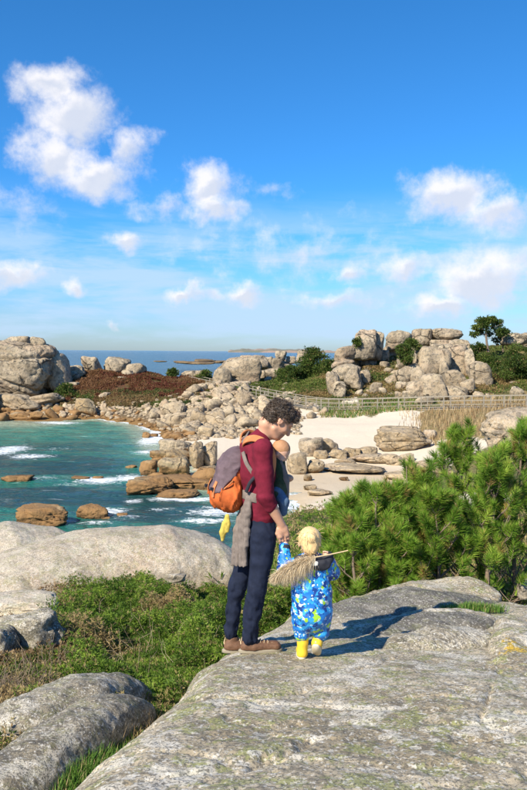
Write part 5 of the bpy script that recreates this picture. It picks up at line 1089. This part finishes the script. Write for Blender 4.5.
    # belt loop label and pocket seam on the trousers
    v, f = tube([M(252.5, 526, -.128), M(255, 525.5, -.130), M(257.5, 526.5, -.130)], .004, 5); obj('pocket_label', mesh('pocket_label', v-o_, clean(f), M_strap), root)
    return dict(root=root, sh_n=sh_n, sh_f=sh_f, wr_n=wr_n, hdir=hdir, chs=chs, wst=wst)
MAN = man()

def ribbon(pts, w, th, mt, name, parent, nrm=None, **k):
    """a flat strap along pts, width w, thickness th, its flat side facing away from the torso axis"""
    pts = np.array(pts, float)
    u = np.linspace(0, 1, len(pts)); uu = np.linspace(0, 1, len(pts)*6); pts = np.stack([np.interp(uu, u, pts[:, i]) for i in range(3)], -1)
    for _ in range(8): pts[1:-1] = (pts[:-2]+2*pts[1:-1]+pts[2:])/4
    tg = np.gradient(pts, axis=0); tg /= np.linalg.norm(tg, axis=1, keepdims=True)+1e-9
    n = np.array([nrm(p) for p in pts]); n -= (n*tg).sum(1)[:, None]*tg; n /= np.linalg.norm(n, axis=1, keepdims=True)+1e-9; s_ = np.cross(tg, n); wv_ = np.broadcast_to(np.interp(uu, np.linspace(0, 1, np.size(w)), np.atleast_1d(w)), len(pts))[:, None]
    ring = [pts+s_*wv_*a+n*th*b for a, b in ((-.5, -.5), (-.5, .3), (-.4, .5), (.4, .5), (.5, .3), (.5, -.5))]
    v = np.stack(ring, 1).reshape(-1, 3); o = np.array(parent.location); return obj(name, mesh(name, v-o, gridfaces(len(pts), 6, True), mt), parent)
def axisn(p):
    c0, c1 = MAN['wst'], M(258, 440); t_ = np.clip(((p-c0)@(c1-c0))/((c1-c0)@(c1-c0)), 0, 1); q = p-(c0+(c1-c0)*t_); return q+np.array([0, 0, .6*sm(np.array(p[2]-M(0, 446)[2]), 0, .06)*.15])

def backpack():
    c = M(229, 481, .03); root = thing('backpack', 'orange canvas backpack with a mauve-grey top flap on the man\'s back', 'backpack', tuple(M(231, 512, .03)))
    bk = -fw_*.93+upv*.37*0; ax_up = M(238, 446, .03)-M(228, 512, .03); ax_up /= np.linalg.norm(ax_up); out = M(211, 482, .03)-M(246, 474, .03); out = out-(out@ax_up)*ax_up; out[1] -= .10; out /= np.linalg.norm(out); lat = np.cross(ax_up, out)
    Fm = np.stack([out, lat, ax_up], 1); q = lambda o, l, u: c+Fm@np.array([o, l, u])
    s = SDF(c-.36, c+.36, .0075)
    s.ell(q(-.01, 0, -.09), (.135, .155, .125), .04, Fm); s.ell(q(-.02, 0, .06), (.105, .14, .15), .06, Fm); s.ell(q(-.03, 0, .16), (.06, .10, .07), .05, Fm); s.cut(q(-.115, 0, 0), -out)
    s.add_noise(lambda p: .007*fbm(p*np.array([9, 9, 7]), 2)-.016*np.exp(-(fbm(p*np.array([13, 13, 5])+7, 2)/.13)**2)+.006)
    sdobj('bag', s, M_packor, root, 1)
    s = SDF(c-.36, c+.36, .0075)
    s.ell(q(-.01, 0, -.09), (.147, .165, .135), .04, Fm); s.ell(q(-.015, 0, .06), (.120, .150, .162), .06, Fm); s.ell(q(-.03, 0, .165), (.07, .108, .078), .05, Fm)
    g = s.g.copy(); X, Y, Z = np.meshgrid(*s.ax, indexing='ij'); p = np.stack([X, Y, Z], -1)-c; lo_, ll, lu = p@out, p@lat, p@ax_up
    s.g = np.maximum(s.g, (-(lu-(-.075+1.55*np.clip(.10-lo_, 0, 1)))*.6).astype(np.float32)); s.cut(q(-.10, 0, 0), -out)
    s.add_noise(lambda p: .006*fbm(p*np.array([11, 11, 8]), 3)-.008*np.exp(-(fbm(p*np.array([8, 8, 12])+7, 2)/.12)**2)+.003); flap = sdobj('flap', s, M_packgr, root, 1)
    o = np.array(root.location)
    # orange piping along the flap edge
    ps = []
    for a in np.linspace(-1.25, 1.25, 21):
        l = math.sin(a)*.150; oo = math.cos(a)*.122-.01; ps.append(q(oo-.002, l, -.075+1.55*max(0, .10-oo)-.004))
    v, f = tube(ps, .0055, 6); obj('piping', mesh('piping', v-o, clean(f), M_strap), flap)
    for l in (-.055, .055): ribbon([q(.112, l, .0), q(.128, l, -.05), q(.124, l, -.11)], .022, .006, M_strap, 'buckle_strap', root, nrm=lambda p: p-c)
    for l in (-.055, .055): obj('buckle', mesh('buckle', *(lambda b: (b[0]-o, b[1]))(box(q(.136, l, -.055), (.03, .012, .022), Fm)), mats=M_dark, smooth=False), root)
    v, f = tube([q(.02, -.162, -.20), q(.03, -.168, -.12), q(.0, -.158, -.02), q(-.03, -.145, .08)], .004, 5); obj('seam', mesh('seam', v-o, clean(f), M_strap), root)
    v, f = tube([q(-.09, -.03, .21), q(-.075, -.02, .245), q(-.075, .02, .245), q(-.09, .03, .21)], .006, 8); obj('haul_loop', mesh('haul_loop', v-o, clean(f), M_packgr), root)
    for (pt, w_) in (([q(-.10, -.06, .17), M(243, 440, -.09), M(254, 437.5, -.15), M(263, 441, -.20), M(271, 450, -.185), M(273.5, 462, -.16), M(270, 478, -.19)], .052), ([q(-.10, .06, .17), M(239, 437, .08), M(246, 431.5, .16), M(256, 434, .20), M(262, 446, .20)], .05),
                     ([M(246, 492, -.16), M(250, 482, -.185), M(256, 476, -.19)], .022)):
        ribbon(pt, w_, .012, M_strap if w_ > .03 else M_dark, 'shoulder_strap' if w_ > .03 else 'side_strap', root, nrm=axisn)
backpack()

def carrier():
    root = thing('baby_carrier', 'grey and green wrap carrier tied round the man\'s back and waist', 'baby carrier', tuple(M(255, 505, 0)))
    ribbon([M(247, 434, .13), M(243.5, 440, .02), M(249, 440, -.09), M(258, 440, -.14), M(264, 445, -.17)], .06, .010, M_grey, 'cross_strap', root, nrm=axisn)
    ribbon([M(243, 452, -.13), M(246, 463, -.165), M(252, 472, -.180), M(258, 480, -.165)], .028, .012, M_grey, 'back_strap', root, nrm=axisn)
    ribbon([M(243, 494, -.07), M(248, 496, -.135), M(257, 499, -.165), M(268, 500, -.10), M(275, 499, .0)], .062, .014, M_grey, 'waist_belt', root, nrm=axisn)
    s = SDF(*bbox([M(277, 462, .0), M(277, 500, 0)], .16), .0075)
    s.cone(M(276.5, 464, -.01), M(277.5, 488, -.01), .062, .078, .03, (lt, .8)); s.ell(M(276, 492, -.01), (.07, .12, .06), .03)
    s.add_noise(lambda p: .006*np.abs(fbm(p*np.array([16, 16, 22]), 3))); sdobj('pouch', s, M_carrier, root)
    s = SDF(*bbox([M(283, 466, -.03), M(288, 498, 0)], .08), .005)
    for i, (a, b, c_) in enumerate((((281, 462), (284, 478), (283.5, 496)), ((283, 464), (287, 482), (287.5, 498)), ((280, 468), (281, 484), (280.5, 494)))):
        s.chain([M(*a, -.06+.012*i), M(*b, -.07+.01*i), M(*c_, -.06)], [.012, .016, .013], .006)
    s.add_noise(lambda p: .005*fbm(p*np.array([40, 40, 8]), 2)); sdobj('loose_end', s, M_grey, root)
carrier()
def baby():
    root = thing('person', 'baby asleep in the carrier against the man\'s chest, bare reddish-brown head', 'person', tuple(M(278, 495, 0)))
    c = M(281, 452, -.015); f_ = np.array([.72, -.30, -.62]); H = frame(f_); q = lambda a, l, u: c+H@np.array([a, l, u])
    s = SDF(*bbox([c, M(277, 505, 0)], .16), .005)
    s.ell(q(-.01, 0, .015), (.066, .056, .060), .02, H); s.ell(q(.018, 0, -.022), (.044, .046, .042), .02, H); s.ell(q(.062, 0, -.018), (.008, .009, .008), .006, H); s.ell(q(.054, 0, -.040), (.007, .014, .005), .006, H)
    for l in (-1, 1):
        s.ell(q(.0, .054*l, -.012), (.012, .007, .018), .005, H); s.ell(q(.056, .020*l, .0), (.006, .011, .005), .004, H); s.ell(q(.04, .030*l, -.026), (.02, .018, .018), .015, H)
    s.chain([q(-.03, 0, -.05), M(277, 470, -.01), M(277, 494, -.01)], [.032, .06, .065], .02)
    s.chain([M(277, 490, -.07), M(283, 502, -.10), M(282.5, 511, -.10)], [.034, .030, .022], .01); s.chain([M(277, 490, .06), M(283, 502, .10), M(282.5, 511, .10)], [.034, .030, .022], .01)
    sdobj('body', s, M_childskin, root)
    s = SDF(c-.12, c+.12, .004); s.ell(q(-.014, 0, .019), (.067, .0575, .0615), .01, H); s.cut(q(.028, 0, .012), np.array(H[:, 0]-H[:, 2]*.75)); s.add_noise(lambda p: .0012*fbm(p*90, 2)); sdobj('hair', s, M_babyhair, root)
    s = SDF(*bbox([M(277, 490, -.1), M(283, 512, .1)], .08), .006)
    for sg in (-1, 1): s.chain([M(277, 491, .065*sg-.01), M(283.5, 502, .10*sg-.01), M(283, 512, .10*sg)], [.044, .038, .030], .012)
    s.add_noise(lambda p: .004*fbm(p*30, 2)); sdobj('trousers', s, M_jeans, root)
baby()
def scarf():
    s = SDF(*bbox([M(245, 495, -.12), M(238, 568, 0)], .13), .006)
    for i, (x0, x1, x2, y2, dd, r) in enumerate(((249, 236, 233, 574, -.02, .024), (249, 239, 237, 574, -.055, .024), (248, 242, 241, 574, -.10, .025), (250, 245, 245, 574, -.125, .022), (250, 247.5, 247, 545, -.135, .018))):
        s.chain([M(x0, 498, -.13+.02*(i < 2)), M((x0+x1)/2, 510, dd-.02), M(x1, 530, dd), M(x2, y2, dd)], [.016, r*.75, r*.95, r*.95], .011)
    s.cut(M(240, 563, 0), np.array([.25, 0, -1.])); s.add_noise(lambda p: -.009*np.abs(fbm(p*np.array([40, 40, 4]), 2))+.004+.004*fbm(p*np.array([30, 30, 30]), 2))
    sdobj('scarf', s, M_grey, None, 2, label='long grey-brown cloth knotted at the waist and hanging behind the man', cat='cloth')
    s = SDF(*bbox([M(226, 518, -.02), M(223, 542, 0)], .07), .005)
    s.chain([M(228, 516, -.05), M(226.5, 524, -.04), M(223, 532, -.03), M(222.5, 540, -.03)], [.012, .026, .022, .012], .012, (np.array([0, 1, 0]), 1.3)); s.chain([M(227, 522, -.05), M(228, 532, -.05)], [.018, .010], .01)
    s.add_noise(lambda p: .009*fbm(p*np.array([34, 34, 14]), 3)); sdobj('cloth', s, M_yellowcloth, None, 1, label='small crumpled yellow garment dangling below the orange backpack', cat='garment')
scarf()

def toddler():
    d1 = on_slab(302, 658)[1]; Cc = lambda px, py, dd=0.0: P(px, py, d1+dd)
    lf = Cc(302, 657, -.01); rf = Cc(317, 657, -.03); zl = zfoot(lf[0], lf[1]); zr = zfoot(rf[0], rf[1])
    root = thing('person', 'toddler in a blue and green patterned suit and yellow boots, seen from behind', 'person', (lf[0]+.05, d1, zl)); o_ = np.array(root.location)
    hd = Cc(309.5, 541.5, .0); f_ = np.array([-.10, 1.0, -.12]); H = frame(f_); q = lambda a, l, u: hd+H@np.array([a, l, u])
    shl, shr = Cc(300, 563, .02), Cc(322, 563, .02); ell_, elr = Cc(284.5, 568, .07), Cc(332, 573, .06); hl = MAN['wr_n']+MAN['hdir']*.135+np.array([0, .02, 0]); hr = Cc(327, 556, -.04)
    # suit
    s = SDF(*bbox([Cc(282, 545, .1), Cc(336, 640, -.1), Cc(310, 600)], .13), .0065); lat = np.array([0, 1, 0.])
    s.cone(Cc(311, 566, .02), Cc(311.5, 592, .01), .100, .125, .03, (lat, 1.15)); s.cone(Cc(311.5, 592, .01), Cc(311.5, 612, .0), .125, .128, .04, (lat, 1.1)); s.cone(shl, shr, .045, .045, .04)
    s.chain([Cc(303.5, 612, .0), Cc(303, 624, .01), Cc(302.5, 633, 0)], [.082, .066, .052], .02); s.chain([Cc(319.5, 612, .0), Cc(319.5, 620, .03), Cc(320, 631.5, .015)], [.082, .070, .058], .02)
    s.chain([shl, ell_, ell_+(hl-ell_)*.35, ell_+(hl-ell_)*.80], [.050, .047, .042, .036], .02); s.chain([shr, elr, elr+(hr-elr)*.75], [.052, .050, .040], .02)
    s.add_noise(lambda p: .008*fbm(p*np.array([9, 9, 13]), 3)+.006*np.abs(fbm(p*np.array([16, 16, 22])+5, 2))-.004)
    suit = sdobj('suit', s, M_suit, root)
    # collar, hood and dark lining on the shoulders
    s = SDF(*bbox([Cc(305, 556), Cc(334, 572)], .12), .0055)
    s.ell(Cc(318, 563.5, -.065), (.085, .034, .044), .02, Matrix.Rotation(R(8), 3, 'Y')); s.ell(Cc(328, 558, -.04), (.036, .036, .045), .015); s.chain([Cc(297, 559, -.035), Cc(304, 557, -.055)], [.018, .022], .01); s.add_noise(lambda p: .006*fbm(p*22, 3)); sdobj('hood', s, M_dark, root)
    v, f = ico(3); obj('hood_patch', mesh('hood_patch', np.sign(v)*np.abs(v)**.6*np.array([.038, .008, .017])@np.array(Matrix.Rotation(R(8), 3, 'Y')).T+Cc(312.5, 563, -.098)-o_, f, M_white), root)
    for c_, r_ in ((ell_+(hl-ell_)*.80, .036),):
        v, f = tube([ell_+(hl-ell_)*u for u in (.76, .84, .90)], [.038, .036, .032], 16, False); obj('cuff', mesh('cuff', v-o_, f, M_dark), root)
    # body
    s = SDF(*bbox([hd+[0, 0, .06], hl, hr, Cc(303, 640), Cc(320, 636), elr], .10), .0055)
    s.ell(q(-.006, 0, .015), (.082, .070, .076), .02, H); s.ell(q(.02, 0, -.035), (.055, .055, .045), .02, H); s.cone(q(-.02, 0, -.05), Cc(311, 566, .01), .036, .042, .02)
    for l in (-1, 1): s.ell(q(-.002, .070*l, -.018), (.014, .007, .020), .005, H); s.ell(q(.060, .032*l, -.035), (.02, .02, .018), .015, H)
    s.ell(q(.080, 0, -.022), (.010, .009, .009), .008, H)
    s.cone(Cc(311, 568, .02), Cc(311, 608, .0), .08, .09, .03); s.chain([Cc(303.5, 612), Cc(302.5, 640)], [.05, .036]); s.chain([Cc(319.5, 612), Cc(320, 634)], [.05, .036])
    s.chain([shl, ell_, hl], [.034, .030, .021], .01); s.chain([shr, elr, hr], [.034, .030, .021], .01)
    parts = [s.mesh(1)]
    for (w_, d_, sd_) in ((hl, (hl-ell_)/np.linalg.norm(hl-ell_), np.array([1., 0, 0])), (hr, (hr-elr)/np.linalg.norm(hr-elr), np.array([0, 0, 1.]))):
        s2 = SDF(w_-.07, w_+.07, .0028); ac = np.cross(d_, sd_); ac /= np.linalg.norm(ac); s2.cone(w_-d_*.01, w_+d_*.022, .018, .019, .008)
        for o, L in ((-.014, .024), (-.005, .030), (.005, .031), (.014, .026)): a = w_+d_*.030+ac*o; s2.chain([a-d_*.01, a+d_*L*.5, a+d_*L*.8-np.cross(ac, d_)*.008], [.0062, .0056, .0048], .002)
        s2.chain([w_+ac*.014, w_+ac*.022+d_*.016, w_+ac*.018+d_*.030], [.008, .0065, .0055], .004); parts.append(s2.mesh(1))
    V, F_ = cat_meshes(parts); obj('body', mesh('body', V-o_, F_, M_childskin), root)
    # hair: cap, bun and fine strands
    s = SDF(hd-.14, hd+.14, .0045); s.ell(q(-.012, 0, .020), (.086, .0755, .080), .01, H); s.ell(q(-.055, 0, -.03), (.036, .05, .05), .02, H); s.ell(q(-.088, .0, .035), (.026, .033, .035), .012, H)
    s.ell(q(.10, 0, -.03), (.08, .09, .07), .01, H, 'sub'); s.add_noise(lambda p: .0028*fbm(p*np.array([70, 70, 20]), 3)); hv, hff = s.mesh(0); hair = obj('hair', mesh('hair', hv-o_, hff, M_blond), root)
    rp = np.random.RandomState(9); L = []
    for i in range(170):
        c = hv[rp.randint(len(hv))]; n_l = c-hd; n_l /= np.linalg.norm(n_l); d = np.array([rp.normal()*.4, rp.normal()*.2, -.8+rp.normal()*.5])+n_l*.3; d /= np.linalg.norm(d); ln = rp.uniform(.02, .045)
        L.append(tube([c-n_l*.002, c+n_l*.005+d*ln*.5, c+n_l*.004+d*ln], [.0016, .0014, .0006], 3, False))
    v, f = cat_meshes(L); obj('strands', mesh('strands', v-o_, f, M_blond), hair)
    # boots: left flat on the rock, right heel lifted so that the sole shows
    def boot(base, top, d, tilt, z0):
        up_ = (top-base)/np.linalg.norm(top-base); sdv = np.cross(d, up_); sdv /= np.linalg.norm(sdv); dd = np.cross(up_, sdv)
        s = SDF(*bbox([base, top, base+d*.15], .07), .0042); s.chain([base+up_*.03, base+up_*.10, top], [.034, .036, .043], .01); s.cone(base+up_*.028, base+up_*.026+dd*.085, .032, .030, .02); s.cut(base+up_*.008, -up_); s.cut(top-up_*.005, up_)
        s.cone(top-up_*.01, top+up_*.05, .038, .040, .003, None, 'sub'); b = sdobj('boot', s, M_boot, root)
        u = np.linspace(0, 2*np.pi, 33)[:-1]; al = .042+.074*np.cos(u); wl = .033*np.sign(np.sin(u))*np.abs(np.sin(u))**.8
        rings = [np.stack([base+dd*(a*k_+.042*(1-k_))+sdv*w*k_+up_*h_ for a, w in zip(al, wl)]) for h_, k_ in ((-.006, .0), (-.006, .94), (.0, 1.0), (.008, 1.0), (.012, .92), (.012, .0))]
        obj('sole', mesh('sole', np.concatenate(rings)-o_, gridfaces(6, 32, True), M_bootsole), b)
        v, f = tube([top-up_*.010+sdv*.043*math.cos(a)+dd*.043*math.sin(a) for a in np.linspace(0, 6.283, 21)], .004, 5, False); obj('rim', mesh('rim', v-o_, f, M_boot), b)
    lb = lf.copy(); lb[2] = zl+.006; boot(lb, lb+(Cc(303, 632, .0)-lf)*1.0+[0, 0, .0], np.array([-.1, 1, -.1]), 0, zl)
    rb = rf+np.array([-.006, .0, 0]); rb[2] = zr+.075; tp = Cc(319.5, 629, .06); boot(rb+[0, .0, 0], tp, np.array([.05, .55, -1.]), 0, zr)
toddler()
def pampas():
    d1 = on_slab(302, 658)[1]; Cc = lambda px, py, dd=0.0: P(px, py, d1+dd)
    root = thing('pampas_stalk', 'dry tan pampas grass plume on a thin stick carried over the toddler\'s shoulders', 'grass stalk', tuple(Cc(320, 557, -.09)))
    o = np.array(root.location); st = [Cc(348, 550.5, -.06), Cc(330, 554.5, -.09), Cc(316, 557, -.10), Cc(303, 561, -.11), Cc(290, 566, -.12), Cc(274, 576, -.13)]
    v, f = tube(st, [.0035, .0045, .0045, .0045, .004, .002], 6); obj('stem', mesh('stem', v-o, clean(f), plain('dry_stem', (.55, .42, .24), .8)), root)
    rp = np.random.RandomState(2); n = 4200; u = rp.rand(n)**.8; A = np.array(st[2:]); k = np.linspace(0, 1, 4); b = np.stack([np.interp(u, k, A[:, i]) for i in range(3)], -1)
    L = .85*(.07+.10*np.sin(np.pi*np.clip(u*.8+.2, 0, 1)))*rp.uniform(.45, 1.15, n); V = []; Fq = []
    d = np.stack([-.45+.25*rp.normal(size=n), .22*rp.normal(size=n), -.75+.35*rp.normal(size=n)], -1); d[: n//6, 2] *= -.3; L[: n//6] *= .45; d /= np.linalg.norm(d, axis=1, keepdims=True)
    m_ = b+d*(L*.5)[:, None]; e = m_+(d*.7+[0, 0, -.5])*(L*.5)[:, None]; s_ = np.cross(d, rp.normal(size=(n, 3))); s_ /= np.linalg.norm(s_, axis=1, keepdims=True); w_ = .0010
    v = np.stack([b-s_*w_, b+s_*w_, m_+s_*w_, m_-s_*w_, e], 1).reshape(-1, 3); i_ = np.arange(n)*5; f = (i_[:, None]+[0, 1, 2, 3]).tolist()+(i_[:, None]+[3, 2, 4]).tolist()
    tn = np.repeat(np.clip(.62+.2*rp.normal(size=n), 0, 1), 5)
    obj('plume', mesh('plume', v-o, f, M_plume, smooth=False, attrs={'tone': tn, 'dry': tn*0}), root)
pampas()
